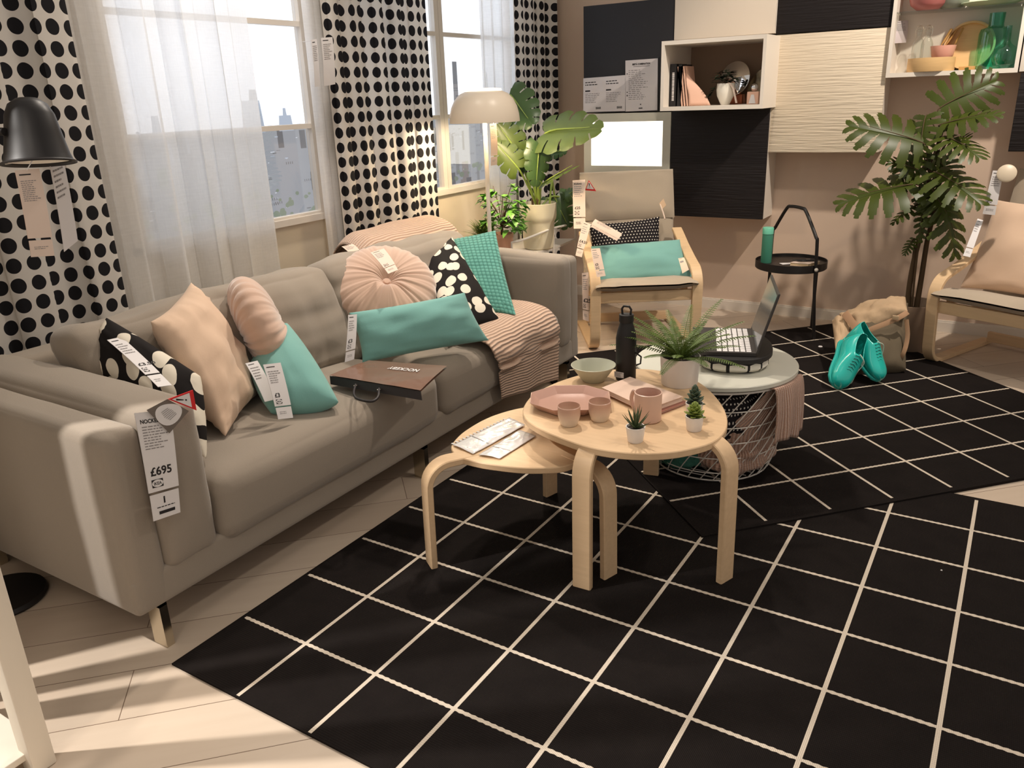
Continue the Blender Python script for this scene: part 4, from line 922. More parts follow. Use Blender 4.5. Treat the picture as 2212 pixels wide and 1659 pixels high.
# fern
x,y=-0.893,2.478; t=thing('potted_fern','arching green fern in a white pot at the table rear','plant',(x,y,zz)); pot(t,x,y,zz,0.060,0.067,0.100)
r=random.Random(11)
for k in range(34):
    a=k*2.399+r.uniform(-.25,.25); f=k/34; L=r.uniform(0.16,0.25) if f<0.75 else r.uniform(0.12,0.17); rise=lerp(0.35,1.5,f)
    mb=MB(); P=[]
    for i in range(15):
        q_=i/14; hz=L*q_*math.cos(rise*(1-0.55*q_)); v_=L*(math.sin(rise)*q_-0.34*(1.0-f*0.5)*q_*q_)
        P.append(V((x+math.cos(a)*(0.012+hz),y+math.sin(a)*(0.012+hz),zz+0.088+v_)))
    mb.tube(P,[0.0012]*15,4)
    for i in range(1,15):
        for h_ in (0,0.5):
            if i==14 and h_: continue
            p=P[i] if h_==0 else (P[i]+P[i+1])/2; tg=(P[min(i+1,14)]-P[i-1]).normalized(); sd=tg.cross(V((0,0,1))).normalized(); wl=0.024*math.sin(PI*min(1,(i+h_)/15*0.85+0.12))+0.003
            for sg in (-1,1): leafshape(mb,p,sd*sg+tg*0.30+V((0,0,-0.12)),sd.cross(tg)*1,wl*0.8,0.0052,0.1,3)
    mb.build('frond',FERNM,t,world=True,smooth=False)
# ---- plastic sleeves on the small table
for lb,co in (('longer clear plastic sleeve of papers at the back of the small table',[(-1.405,1.854,0.363),(-1.365,2.128,0.363),(-1.282,2.094,0.364),(-1.308,1.826,0.363)]),('shorter clear plastic sleeve of papers nearest the front of the small table',[(-1.291,1.831,0.363),(-1.278,2.051,0.363),(-1.206,2.036,0.363),(-1.217,1.835,0.363)])):
    C=Card(*co,0.002,0.001); t=thing('plastic_sleeve',lb,'sleeve',tuple(C.at(0.5,0.5)))
    mb=MB(); mb.grid(lambda i,j:C.at(i,j)+V((0,0,0.0018*noise.noise(V((i*7,j*4,C.W*30)))+0.0012)),24,14); o=mb.build('film',PLASTIC,t,world=True); sm=o.modifiers.new('t','SOLIDIFY'); sm.thickness=0.0006
    mb=MB(); C.bar(mb,0.30,0.31,0.05,0.95,0.0042); C.lines(mb,0.75,0.95,0.1,0.5,4,seed=3); C.lines(mb,0.06,0.22,0.3,0.6,2,seed=8); mb.build('print',GREYINK,t,world=True,smooth=False)
    if 'longer' in lb:
        mb=MB()
        for k in range(16): C.bar(mb,0.02+k*0.06,0.05+k*0.06,-0.16,-0.02,0.0006)
        mb.build('punched_edge',PLASTIC,t,world=True,smooth=False)

# ================================================================= wire basket table
bcx,bcy=-0.895,2.872
t=thing('wire_basket_table','white wire basket table with a round lid, filled with blankets','table',(bcx,bcy,0.012))
def br(z): return lerp(0.205,0.288,min(1,(z/0.385))**0.55)
WIRE=WHITE2
for z,rr in ((0.014,0.0032),(0.05,0.0022),(0.115,0.0022),(0.18,0.0022),(0.245,0.0022),(0.31,0.0022),(0.385,0.0045)):
    MB().tube([(bcx+br(z)*math.cos(2*PI*i/64),bcy+br(z)*math.sin(2*PI*i/64),z) for i in range(64)],rr,8,closed=True).build('wire_ring',WIRE,t,world=True)
mb=MB(); N=30
for k in range(N):
    a0=2*PI*k/N
    for sg in ((1,) if k%1==0 else ()):
        mb.tube([(bcx+(br(z)+0.003)*math.cos(a0+sg*1.05*(z/0.385)),bcy+(br(z)+0.003)*math.sin(a0+sg*1.05*(z/0.385)),z) for z in [0.014+0.371*i/12 for i in range(13)]],0.0021,6)
mb.build('slanted_wires',WIRE,t,world=True)
mb=MB()
for k in range(-5,6):
    y=k*0.036; h=math.sqrt(max(0,0.205**2-y*y)); mb.tube([(bcx-h,bcy+y,0.0145),(bcx+h,bcy+y,0.0145)],0.002,6)
mb.build('base_wires',WIRE,t,world=True)
MB().lathe([(0.0001,0.395),(0.300,0.395),(0.303,0.398),(0.303,0.411),(0.300,0.414),(0.0001,0.414)],72,(bcx,bcy,0)).build('lid',mat('pale_grey_lid',c(208,206,192),0.35),t,world=True)
# blankets inside
def blob(name,label,cat,ctr,rad,m,seed,amp=0.16,fr=2.2,pw=0.75):
    mb=MB()
    def f(i,j):
        th=i*2*PI; ph=(j-0.5)*PI; d=V((math.cos(ph)*math.cos(th),math.cos(ph)*math.sin(th),math.sin(ph)))
        q=V([math.copysign(abs(a)**pw,a) for a in d]); k=1+amp*noise.noise(d*fr+V((seed,0,0)))+amp*0.4*noise.noise(d*fr*3+V((0,seed,0)))
        return (ctr[0]+q.x*rad[0]*k,ctr[1]+q.y*rad[1]*k,ctr[2]+q.z*rad[2]*k)
    mb.grid(f,56,30,uvf=lambda i,j:(i*2*PI*rad[0],j*PI*rad[2])); o=mb.build(name,m,loc=(ctr[0],ctr[1],ctr[2]-rad[2]),world=True,weld=True,ang=80); setp(o,label,cat); return o
blob('dotted_cushion','black cushion with white pin dots packed inside the wire basket','cushion',(bcx-0.02,bcy-0.06,0.262),(0.225,0.205,0.126),POLKA,3,0.10)
blob('knitted_blanket','blush chunky knit blanket at the bottom of the wire basket','blanket',(bcx+0.085,bcy-0.02,0.088),(0.150,0.185,0.072),KNITC,5,0.14)
TK=mat('teal_fringed_knit',c(60,112,96),0.95,bump=(70,1.0,0.01)); 
blob('teal_blanket','dark teal fringed blanket at the lower left in the wire basket','blanket',(bcx-0.095,bcy-0.125,0.080),(0.125,0.095,0.062),TK,9,0.25)
# knit hanging out over the rim at the right
def hang():
    mb=MB(); a0,a1=-0.55,0.10
    path=[(0.21,0.05),(0.235,0.15),(0.262,0.27),(0.275,0.36),(0.287,0.3895),(0.300,0.3915),(0.318,0.3895),(0.327,0.33),(0.328,0.25),(0.325,0.185)]
    P=smoothpts([(a,0,b) for a,b in path],5); n=len(P)-1; L=[0]
    for i in range(n): L.append(L[-1]+(P[i+1]-P[i]).length)
    def f(i,j):
        k=round(j*n); p=P[k]; s=L[k]/L[-1]; a=lerp(lerp(-1.15,a0,min(1,max(0,(s-0.3)/0.25))),a1,i); out=max(0,s-0.62); rr=p.x+0.010*math.sin(i*17+s*3)*(out*2.2)+ (0.02*out*(1-i))
        z=p.z+ (0.03*math.sin(i*6)*out if s>0.8 else 0); return (bcx+rr*math.cos(a),bcy+rr*math.sin(a),z)
    mb.grid(f,36,n,uvf=lambda i,j:(i*0.24,L[round(j*n)])); o=mb.build('knitted_blanket',KNITC,loc=(bcx+0.27,bcy-0.06,0.05),world=True,ang=80)
    sm=o.modifiers.new('thick','SOLIDIFY'); sm.thickness=0.006; sm.offset=0; setp(o,'blush knit blanket hanging over the right rim of the wire basket table','blanket')
hang()
# ---- laptop support and laptop on the lid, z=0.4145
sx0,sy0=-0.842,2.905; rzs=math.atan2(0.945,-0.33)-PI/2
t=thing('laptop_cushion','black lap tray on a black and white geometric cushion on the basket lid','laptop stand',(sx0,sy0,0.4145),rzs)
def oval(r1,r2,n=56,k=2.5): return [(r1*math.copysign(abs(math.cos(2*PI*i/n))**(2/k),math.cos(2*PI*i/n)),r2*math.copysign(abs(math.sin(2*PI*i/n))**(2/k),math.sin(2*PI*i/n))) for i in range(n)]
GEO=mat('black_white_geometric_cotton',c(30,27,27),0.85); g=NG(GEO); u,v,uvv=g.uv()
fu=g.m('FRACT',g.m('MULTIPLY',u,15.0)); zig=g.m('ABSOLUTE',g.m('SUBTRACT',g.m('FRACT',g.m('MULTIPLY',u,7.5)),0.5)); lo=g.m('ADD',0.05,g.m('MULTIPLY',zig,0.5)); hi=g.m('SUBTRACT',1.0,g.m('ADD',0.10,g.m('MULTIPLY',g.m('ABSOLUTE',g.m('SUBTRACT',fu,0.5)),0.25)))
k=g.m('MULTIPLY',g.m('GREATER_THAN',v,lo),g.m('LESS_THAN',v,hi)); k=g.m('MULTIPLY',k,g.m('MULTIPLY',g.m('GREATER_THAN',fu,0.08),g.m('LESS_THAN',fu,0.92)))
g.l(g.mix(k,c(30,27,27),c(228,222,208)),g.b.inputs['Base Color'])
mb=MB(); n=56; rows=[(0.80,0.0),(0.93,0.004),(1.0,0.016),(1.0,0.030),(0.95,0.042)]; vs=[];uv=[];fs=[]
for j,(k_,z) in enumerate(rows):
    for i in range(n+1):
        x,y=oval(0.142,0.182,n)[i%n]; vs.append((x*k_*0.96,y*k_*0.96,z)); uv.append((i/n*1.0,max(0,(j-0.2)/3.8)))
for j in range(4):
    for i in range(n): a=j*(n+1)+i; fs.append((a,a+1,a+n+2,a+n+1))
fs.append(tuple(reversed(range(n)))); mb.add(vs,fs,uv); mb.build('cushion_base',GEO,t)
mb=MB(); mb.prism(oval(0.145,0.186),0.042,0.062,ch=0.003); mb.build('tray',BLACKM,t,ang=35)
hn,hf=V((-0.722,2.790,0.4815)),V((-0.830,3.100,0.4815))
hd=(hf-hn).normalized(); pd=V((-hd.y,hd.x,0)) ; pd=-pd if pd.x>0 else pd
t=thing('laptop','open dark grey laptop with pale keys on the black lap tray','laptop',tuple((hn+hf)/2+pd*0.11-V((0,0,0.0045))),0)
fn,ff=hn+pd*0.225,hf+pd*0.225
def slab3(mb,a,b,c_,d,th,mi=None):
    a,b,c_,d=map(V,(a,b,c_,d)); N=(b-a).cross(d-a).normalized()*th
    vs=[a,b,c_,d,a+N,b+N,c_+N,d+N]; return mb.add(vs,[(3,2,1,0),(4,5,6,7),(0,1,5,4),(1,2,6,5),(2,3,7,6),(3,0,4,7)],None,mi)
DG=mat('dark_grey_plastic',c(62,58,56),0.45); SCR=mat('laptop_screen',c(84,88,90),0.12,spec=0.8)
zoff=V((0,0,-0.004)); slab3(MB(),fn+zoff,hn+zoff,hf+zoff,ff+zoff,0.013).build('base',DG,t,world=True,smooth=False)
mb=MB()
for r_ in range(6):
    nk=14 if r_ not in (5,) else 8
    for k in range(nk):
        a=0.03+0.94*k/nk; b=a+0.94/nk*0.86; v0=0.03+r_*0.125/1.35+0.02; 
        q0,q1=v0+0.02,v0+0.095
        P=lambda u_,v_:hn+hd*(0.34*u_)*0.965+pd*(0.225*v_)+V((0,0,0.0092))
        slab3(mb,P(a,q1),P(a,q0),P(b,q0),P(b,q1),0.0015)
mb.build('keys',PAPER,t,world=True,smooth=False)
P=lambda u_,v_:hn+hd*(0.33*u_)+pd*(0.225*v_)+V((0,0,0.0091)); slab3(MB(),P(0.36,0.95),P(0.36,0.72),P(0.66,0.72),P(0.66,0.95),0.0006).build('touchpad',DG,t,world=True,smooth=False)
ud=(V((0,0,1))*0.965-pd*0.27).normalized(); zb_=V((0,0,0.008))
mb=MB(); a,b=hn+zb_,hf+zb_; slab3(mb,b,a,a+ud*0.228,b+ud*0.228,-0.007); sc=mb.build('screen_lid',DG,t,world=True,smooth=False)
e=0.008; nrm=(a-b).cross(ud).normalized(); o_=pd*0.0012
mb=MB(); mb.add([b-hd*e+ud*0.014+o_,a+hd*e+ud*0.014+o_,a+hd*e+ud*0.22+o_,b-hd*e+ud*0.22+o_],[(0,1,2,3)]); mb.build('display',SCR,sc,world=True,smooth=False)

# ================================================================= black tray side table
tx,ty=-1.075,4.790
t=thing('tray_side_table','round black tray table with an arched carrying handle by the wall','side table',(tx,ty,0))
fa,fb=V((-0.885,4.668,0)),V((-1.226,4.925,0)); zt_=0.395
MB().lathe([(0.0001,zt_),(0.196,zt_),(0.200,zt_+0.004),(0.200,zt_+0.045),(0.197,zt_+0.045),(0.196,zt_+0.030),(0.0001,zt_+0.028)],64,(tx,ty,0)).build('tray',BLACK,t,world=True)
lt=V((-0.030,0,0)); fa2=fa+lt; P=smoothpts([fa,fa+lt*0.7+V((0,0,0.30)),fa2+V((0,0,0.56)),fa2.lerp(fb,0.04)+V((0,0,0.60)),fa2.lerp(fb,0.28)+V((0,0,0.722)),fa2.lerp(fb,0.38)+V((0,0,0.740)),fa2.lerp(fb,0.62)+V((0,0,0.740)),fa2.lerp(fb,0.72)+V((0,0,0.722)),fb.lerp(fa2,0.06)+V((0,0,0.605)),fb+V((0,0,0.56)),fb+V((0,0,0.30)),fb],6)
MB().tube(P,0.0095,12).build('handle_and_legs',BLACK,t,world=True)
nd=V((-(fb-fa).y,(fb-fa).x,0)).normalized()
for s_ in (1,-1):
    q=V((tx,ty,0))+nd*0.19*s_; 
    if s_>0: continue
    MB().tube([q+V((0.0,0.02,zt_+0.01)),q+V((0.0,0.02,0))],0.0095,12).build('leg',BLACK,t,world=True)
MB().tube([V((tx,ty,0))-nd*0.155+V((0,0,zt_)),V((tx,ty,0))+nd*0.155+V((0,0,zt_))],0.006,8).build('cross_bar',BLACK,t,world=True)
MB().lathe([(0.0001,0),(0.009,0.001),(0.010,0.004),(0.0001,0.007)],14).T if False else None
mb=MB(); q=V((-0.905,4.660,zt_+0.022)); mb.lathe([(0.011*math.sin(PI*i/8)+0.0001,-0.011*math.cos(PI*i/8)) for i in range(9)],14,tuple(q)); mb.build('cap_nut',mat('white_cap',c(226,218,205),0.4),t,world=True)
zs=zt_+0.0285
t=thing('thermos_flask','teal thermos flask standing in the black tray','flask',(-1.205,4.735,zs)); ThM=mat('teal_flask_enamel',c(70,140,116),0.45); ThC=mat('mint_flask_lid',c(112,196,166),0.4)
MB().lathe([(0.0001,0),(0.029,0),(0.0305,0.003),(0.0305,0.165)],32,(-1.205,4.735,zs)).build('flask_body',ThM,t,world=True)
MB().lathe([(0.0300,0.167),(0.0312,0.168),(0.0312,0.202),(0.029,0.205),(0.0001,0.205)],32,(-1.205,4.735,zs)).build('lid',ThC,t,world=True)
zs2=zs
slab('thick cream notebook lying in the black tray','' or [(-1.06,4.70),(-1.02,4.81),(-0.915,4.80),(-0.955,4.69)],zs2,0.018,PAPERW,pm=mat('page_block',c(214,186,146),0.8))
o=MB().rbox(-1.10,-1.02,4.70,4.72,zs,zs+0.004,0.001,1).build('folded_leaflet',PAPER,smooth=False); 
bpy.data.objects.remove(o)
C=Card((-1.13,4.735,zs+0.002),(-1.045,4.80,zs+0.002),(-1.02,4.775,zs+0.002),(-1.10,4.70,zs+0.002),0,0.001); o=MB(); C.sheet(o); o=o.build('leaflet',PAPER,loc=tuple(C.at(.5,.5)),world=True); setp(o,'white paper leaflet between the thermos and the cream notebook','leaflet')
t=thing('black_pen_case','slim black pen case lying across the cream notebook','pen case',(-0.985,4.75,zs2+0.0185)); 
MB().tube([(-1.055,4.735,zs2+0.025),(-1.01,4.745,zs2+0.025),(-0.95,4.775,zs2+0.025),(-0.93,4.787,zs2+0.025)],[0.004,0.012,0.012,0.010],10,flat=(1,0.5),upv=(0,0,1)).build('case_body',BLACKM,t,world=True)
C=Card((-0.985,4.757,zs2+0.0315),(-0.965,4.768,zs2+0.0315),(-0.963,4.762,zs2+0.0315),(-0.983,4.751,zs2+0.0315),0,0.0003); mb=MB(); C.bar(mb,0,1,0,1,0.0002); mb.build('case_badge',PAPERW,t,world=True,smooth=False)
# red security tag behind the thermos
t=thing('security_tag','small red security tag with a white stub behind the thermos','security tag',(-1.232,4.80,zs2+0.05)); MB().lathe([(0.0001,0),(0.012,0.002),(0.014,0.012),(0.009,0.022),(0.0001,0.024)],14,(-1.232,4.80,zs+0.095)).build('red_cap',RED,t,world=True)
MB().tube([(-1.232,4.80,zs+0.05),(-1.232,4.80,zs+0.098)],0.008,8).build('white_stub',PAPER,t,world=True)

# ================================================================= floor lamp, plant stand and pots by the window
lx,ly=-2.475,3.735
t=thing('floor_lamp','lit floor lamp with a blush-cream mushroom shade on a thin white pole','floor lamp',(lx,ly,0))
SH=mat('cream_shade_enamel',c(242,226,204),0.35); SHI=mat('white_shade_inside',c(250,244,232),0.6)
MB().lathe([(0.0001,0),(0.13,0),(0.135,0.006),(0.13,0.016),(0.0001,0.020)],40,(lx,ly,0)).build('base_disc',WHITE2,t,world=True)
MB().tube([(lx,ly,0.015),(lx,ly,1.385)],0.0115,14).build('pole',WHITE2,t,world=True)
prof=[(0.187,1.270),(0.187,1.279),(0.184,1.310),(0.174,1.348),(0.155,1.385),(0.128,1.412),(0.098,1.425)]
mb=MB(); mb.lathe(prof,56,(lx,ly,0)); sh=mb.build('lamp_shade',SH,t,world=True)
MB().lathe([(r-0.0035,z) for r,z in prof],56,(lx,ly,0)).build('shade_lining',SHI,sh,world=True)
MB().lathe([(0.096,1.424),(0.094,1.437),(0.05,1.440),(0.0001,1.440)],40,(lx,ly,0)).build('opal_cap',mat('opal_lamp_glass',c(255,244,224),0.4,emit=((1,0.86,0.66,1),1.6)),t,world=True)
MB().lathe([(0.035*math.sin(PI*i/10)+0.0001,1.335-0.035*math.cos(PI*i/10)) for i in range(11)],20,(lx,ly,0)).build('light_bulb',em('warm_bulb_glow',(1.0,0.80,0.52,1),14.0),t,world=True)
bl=light('lamp_bulb_light','POINT',(lx,ly-0.0,1.295),None,21,(1.0,0.80,0.54),0.05)
# price tags hang from the lamp (built below)
t=thing('plant_stand','white tubular plant stand with a raised rail behind the sofa','plant stand',(-2.57,4.33,0)); cx,cy=-2.57,4.33
def rect(z,w,d,bow=0.0): return smoothpts([(cx-w,cy-d,z),(cx,cy-d-bow,z),(cx+w,cy-d,z),(cx+w,cy+d,z),(cx,cy+d,z),(cx-w,cy+d,z)],4,True)
cor=[(-2.488,3.98,0.589),(-2.416,4.356,0.62),(-2.45,4.72,0.60),(-2.80,4.60,0.60),(-2.79,4.05,0.58)]
MB().tube(smoothpts(cor,6,True),0.007,10,closed=True).build('rail',WHITE2,t,world=True)
for q in cor: MB().tube([q,(q[0],q[1],0)],0.007,8).build('leg',WHITE2,t,world=True)
MB().prism([(q[0]*0.98+cx*0.02,q[1]*0.98+cy*0.02) for q in cor],0.485,0.497).build('shelf_board',WHITE2,t,world=True,smooth=False)
pz=0.498
def leaf_cut(mb,base,tip,n,W,nlobe=7,gap=0.42,inner=0.14,droop=0.15,cup=0.08,back=-0.7,fwd=0.9,tipw=0.5,nt=96,ns=9,shape=None,wave=0.0,seed=0):
    """pinnately cut leaf from base to tip, normal n, half width W"""
    base=V(base); tip=V(tip); n=V(n); D=tip-base; L=D.length; d=D/L; n=(n-d*n.dot(d)).normalized(); s=d.cross(n)
    shape=shape or (lambda t:(math.sin(PI*min(1,(t*0.93+0.05))**0.8))**0.7)
    for sg in (-1,1):
        vs={}; 
        def P(i,j):
            t=i/nt; q=j/ns; a=lerp(back,fwd,t**0.75); w=W*shape(t)
            lob=0.5-0.5*math.cos(2*PI*(t*nlobe)); w*= (1-(0.10 if gap<0.3 else 0.04)*(1-lob)*q)
            x=t*L+math.sin(a)*w*q; y=math.cos(a)*w*q*sg
            z=-droop*L*(t*t)*0.5+cup*w*q-0.35*w*q*q+wave*W*math.sin(t*nlobe*2*PI)*q
            return base+d*x+s*y+n*z
        vl=[];idx={};fs=[]
        for i in range(nt):
            t=(i+0.5)/nt; ph=(t*nlobe)%1.0; ph=abs(ph-0.5)*2   # 1 at lobe borders
            for j in range(ns):
                q=(j+0.5)/ns
                g_=gap*max(0,(q-inner)/(1-inner))**(0.55 if gap>0.3 else 0.35)
                if q>0.86 and gap>0.3: g_+=(q-0.86)*2.2
                if q>inner and ph>1-g_ and t<0.955: continue
                f=[]
                for (a,b) in ((i,j),(i+1,j),(i+1,j+1),(i,j+1)):
                    if (a,b) not in idx: idx[a,b]=len(vl); vl.append(P(a,b))
                    f.append(idx[a,b])
                fs.append(f if sg>0 else f[::-1])
        mb.add(vl,fs)
    return mb
# big rounded pot
mpx,mpy=-2.505,4.33
t=thing('potted_monstera','large monstera plant in a stepped cream pot on the plant stand','plant',(mpx,mpy,pz)); CRP=mat('cream_pot_glaze',c(222,212,184),0.5)
MB().lathe([(0.0001,0),(0.085,0),(0.092,0.006),(0.098,0.05),(0.098,0.155),(0.103,0.17),(0.110,0.18),(0.113,0.20),(0.113,0.275),(0.108,0.278),(0.104,0.272),(0.100,0.20),(0.0001,0.20)],48,(mpx,mpy,pz)).build('pot',CRP,t,world=True)
MB().lathe([(0.0001,0.235),(0.103,0.232)],32,(mpx,mpy,pz)).build('soil',SOIL,t,world=True)
TB=V((mpx,mpy,pz+0.23))
def leaf(t,base,tip,n,W,m,root=None,name='leaf',bend=0.12,pr=0.006,pm=None,**k):
    mb=MB(); leaf_cut(mb,base,tip,n,W,**k); o=mb.build(name,m,t,world=True,ang=60)
    if root is not None:
        b=V(base); r0=V(root); mid=(b+r0)/2+V((0,0,bend)); d=(V(tip)-b).normalized()
        P=smoothpts([r0,mid,b,b+d*(V(tip)-b).length*0.85],6); mb=MB().tube(P,[pr]*(len(P)-7)+[pr*(1-i/8) for i in range(7)],6); mb.build('leaf_stalk',pm or STEMG,o,world=True)
MON=dict(nlobe=5,gap=0.14,inner=0.40,back=-0.75,fwd=0.75,cup=0.10,shape=lambda t:(math.sin(PI*min(1,(t*0.88+0.10))**0.60))**0.62)
MONM=LEAFM; MOND=mat('deep_monstera_green',c(62,88,42),0.35,spec=0.6,var=(9,0.25))
leaf(t,(-2.398,4.25,1.185),(-2.01,4.15,1.226),(0.1,-0.75,0.62),0.155,MONM,TB,bend=0.05,**dict(MON,cup=0.32))
leaf(t,(-2.666,4.3,1.403),(-2.489,4.25,1.246),(0.5,-0.85,0.2),0.135,MOND,TB,bend=0.10,**MON)
leaf(t,(-2.579,4.2,1.101),(-2.657,4.15,1.245),(0.3,-0.85,0.4),0.105,MONM,TB,bend=0.02,**MON)
leaf(t,(-2.533,4.15,0.999),(-2.649,4.1,1.144),(-0.2,-0.7,0.65),0.09,MONM,TB,bend=0.02,**MON)
leaf(t,(-2.411,4.2,1.126),(-2.411,4.15,0.896),(0.7,-0.7,0.2),0.085,MOND,TB,bend=0.14,**MON)
leaf(t,(-2.519,4.25,1.108),(-2.539,4.2,0.979),(0.2,-0.9,0.3),0.075,MOND,TB,bend=0.08,**MON)
leaf(t,(-2.472,4.4,1.06),(-2.345,4.4,1.076),(0.1,-0.5,0.8),0.055,MOND,TB,bend=0.04,**MON)
leaf(t,(-2.424,4.25,0.896),(-2.165,4.2,1.03),(-0.4,-0.25,0.9),0.050,MONM,TB,bend=0.0,**MON)
leaf(t,(-2.475,4.5,0.778),(-2.386,4.5,0.609),(0.5,-0.7,0.4),0.11,MOND,TB+V((0.05,0.05,0)),bend=0.14,**MON)
leaf(t,(-2.449,4.55,0.787),(-2.37,4.55,0.826),(0.3,-0.7,0.5),0.05,MOND,TB,bend=0.04,**MON)
mb=MB(); mb.tube([TB+V((0.0,0,-0.03)),TB+V((0.01,-0.01,0.05)),TB+V((-0.005,0,0.12))],[0.016,0.013,0.009],8); mb.tube([TB+V((-0.03,0.0,-0.03)),TB+V((-0.035,-0.01,0.07))],[0.010,0.007],8); mb.build('trunk',STEM,t,world=True)
# bright bush in pink pot
bx,by=(-2.55,3.98,0.618)[:2]
bz=0.56; t=thing('potted_bush','bright green leafy plant in a blush pot beside the lamp pole','plant',(bx,by,pz))
MB().lathe([(0.0001,0),(0.05,0),(0.054,0.004),(0.064,0.12),(0.066,0.122),(0.066,0.142),(0.060,0.142),(0.055,0.10),(0.0001,0.10)],36,(bx,by,pz)).build('pot',mat('blush_pot',c(216,168,144),0.5),t,world=True)
mb=MB(); r=random.Random(8); top=V((bx,by,pz+0.13)); mb.tube([top-V((0,0,0.03)),top+V((0,0,0.05)),top+V((0.003,0,0.09))],[0.009,0.008,0.006],8)
tips=[]
for k in range(22):
    a=r.uniform(0,2*PI); R=r.uniform(0.04,0.15); h=r.uniform(0.06,0.34)*(1-0.3*R/0.15); e=top+V((R*math.cos(a),R*math.sin(a),h)); mb.tube([top+V((0,0,0.05)),top+V((R*0.3*math.cos(a),R*0.3*math.sin(a),h*0.6)),e],[0.004,0.003,0.0015],5); tips.append((e,a))
mb.build('stems',STEM,t,world=True)
mb=MB()
for e,a in tips:
    for k in range(8):
        aa=a+r.uniform(-1.6,1.6); d=V((math.cos(aa),math.sin(aa),r.uniform(-0.35,0.55))); leafshape(mb,e-V((0,0,r.uniform(0,0.07)))+V((r.uniform(-.02,.02),r.uniform(-.02,.02),0)),d,V((0,0,1))+d*0.3,r.uniform(0.04,0.062),0.040,0.45,5)
mb.build('foliage',LEAFB,t,world=True)
# mossy fern further left
fx,fy=(-2.707,4.02,0.636)[:2]
t=thing('potted_moss_fern','fine yellow-green fern low behind the sofa beside the lamp','plant',(fx,fy,pz)); pot(t,fx,fy,pz,0.042,0.052,0.09)
mb=MB()
for k in range(520):
    a=r.uniform(0,2*PI); el=r.uniform(-0.1,1.4); L=r.uniform(0.05,0.14); d=V((math.cos(a)*math.cos(el),math.sin(a)*math.cos(el),math.sin(el))); b=V((fx,fy,pz+0.085))+d*L*0.35+V((r.uniform(-.02,.02),r.uniform(-.02,.02),0))
    leafshape(mb,b,d,V((0,0,1))+d*0.2,L*0.75,0.006,0.35,3)
mb.build('foliage',mat('moss_green',c(112,126,48),0.6,var=(25,0.35)),t,world=True,smooth=False)

# ================================================================= tall split-leaf plant by the wall
sx_,sy_=-0.405,4.74
t=thing('potted_split_leaf_plant','tall artificial split-leaf plant with dark lobed leaves beside the wall','plant',(sx_,sy_,0))
MB().lathe([(0.0001,0),(0.10,0),(0.105,0.005),(0.128,0.265),(0.123,0.265),(0.112,0.20),(0.0001,0.20)],40,(sx_,sy_,0)).build('pot',mat('taupe_grow_pot',c(150,128,108),0.6),t,world=True)
MB().lathe([(0.0001,0.215),(0.116,0.212)],28,(sx_,sy_,0)).build('soil',SOIL,t,world=True)
S1=smoothpts([(sx_-0.012,sy_,0.19),(-0.431,4.74,0.314),(-0.426,4.74,0.497),(-0.402,4.74,0.718),(-0.407,4.74,0.931),(-0.384,4.74,1.114),(-0.367,4.74,1.225)],6)
S2=smoothpts([(sx_+0.02,sy_+0.01,0.19),(-0.381,4.76,0.421),(-0.378,4.76,0.595),(-0.366,4.76,0.765),(-0.399,4.76,0.882)],6)
S3=smoothpts([(sx_,sy_-0.01,0.19),(-0.413,4.72,0.501),(-0.41,4.72,0.697),(-0.403,4.72,0.828)],6)
MB().tube(S1,[lerp(0.016,0.008,i/(len(S1)-1)) for i in range(len(S1))],10).build('trunk',STEM,t,world=True)
MB().tube(S2,[lerp(0.015,0.010,i/(len(S2)-1)) for i in range(len(S2))],10).build('trunk',STEM,t,world=True)
MB().tube(S3,0.0055,8).build('trunk',STEM,t,world=True)
PH=dict(nlobe=7,gap=0.47,inner=0.13,back=-0.55,fwd=0.95,cup=0.10,droop=0.25,shape=lambda t:(math.sin(PI*min(1,(t*0.90+0.09))**0.75))**0.55)
PHM=mat('waxy_split_leaf',c(58,68,14),0.40,spec=0.35,var=(7,0.3))
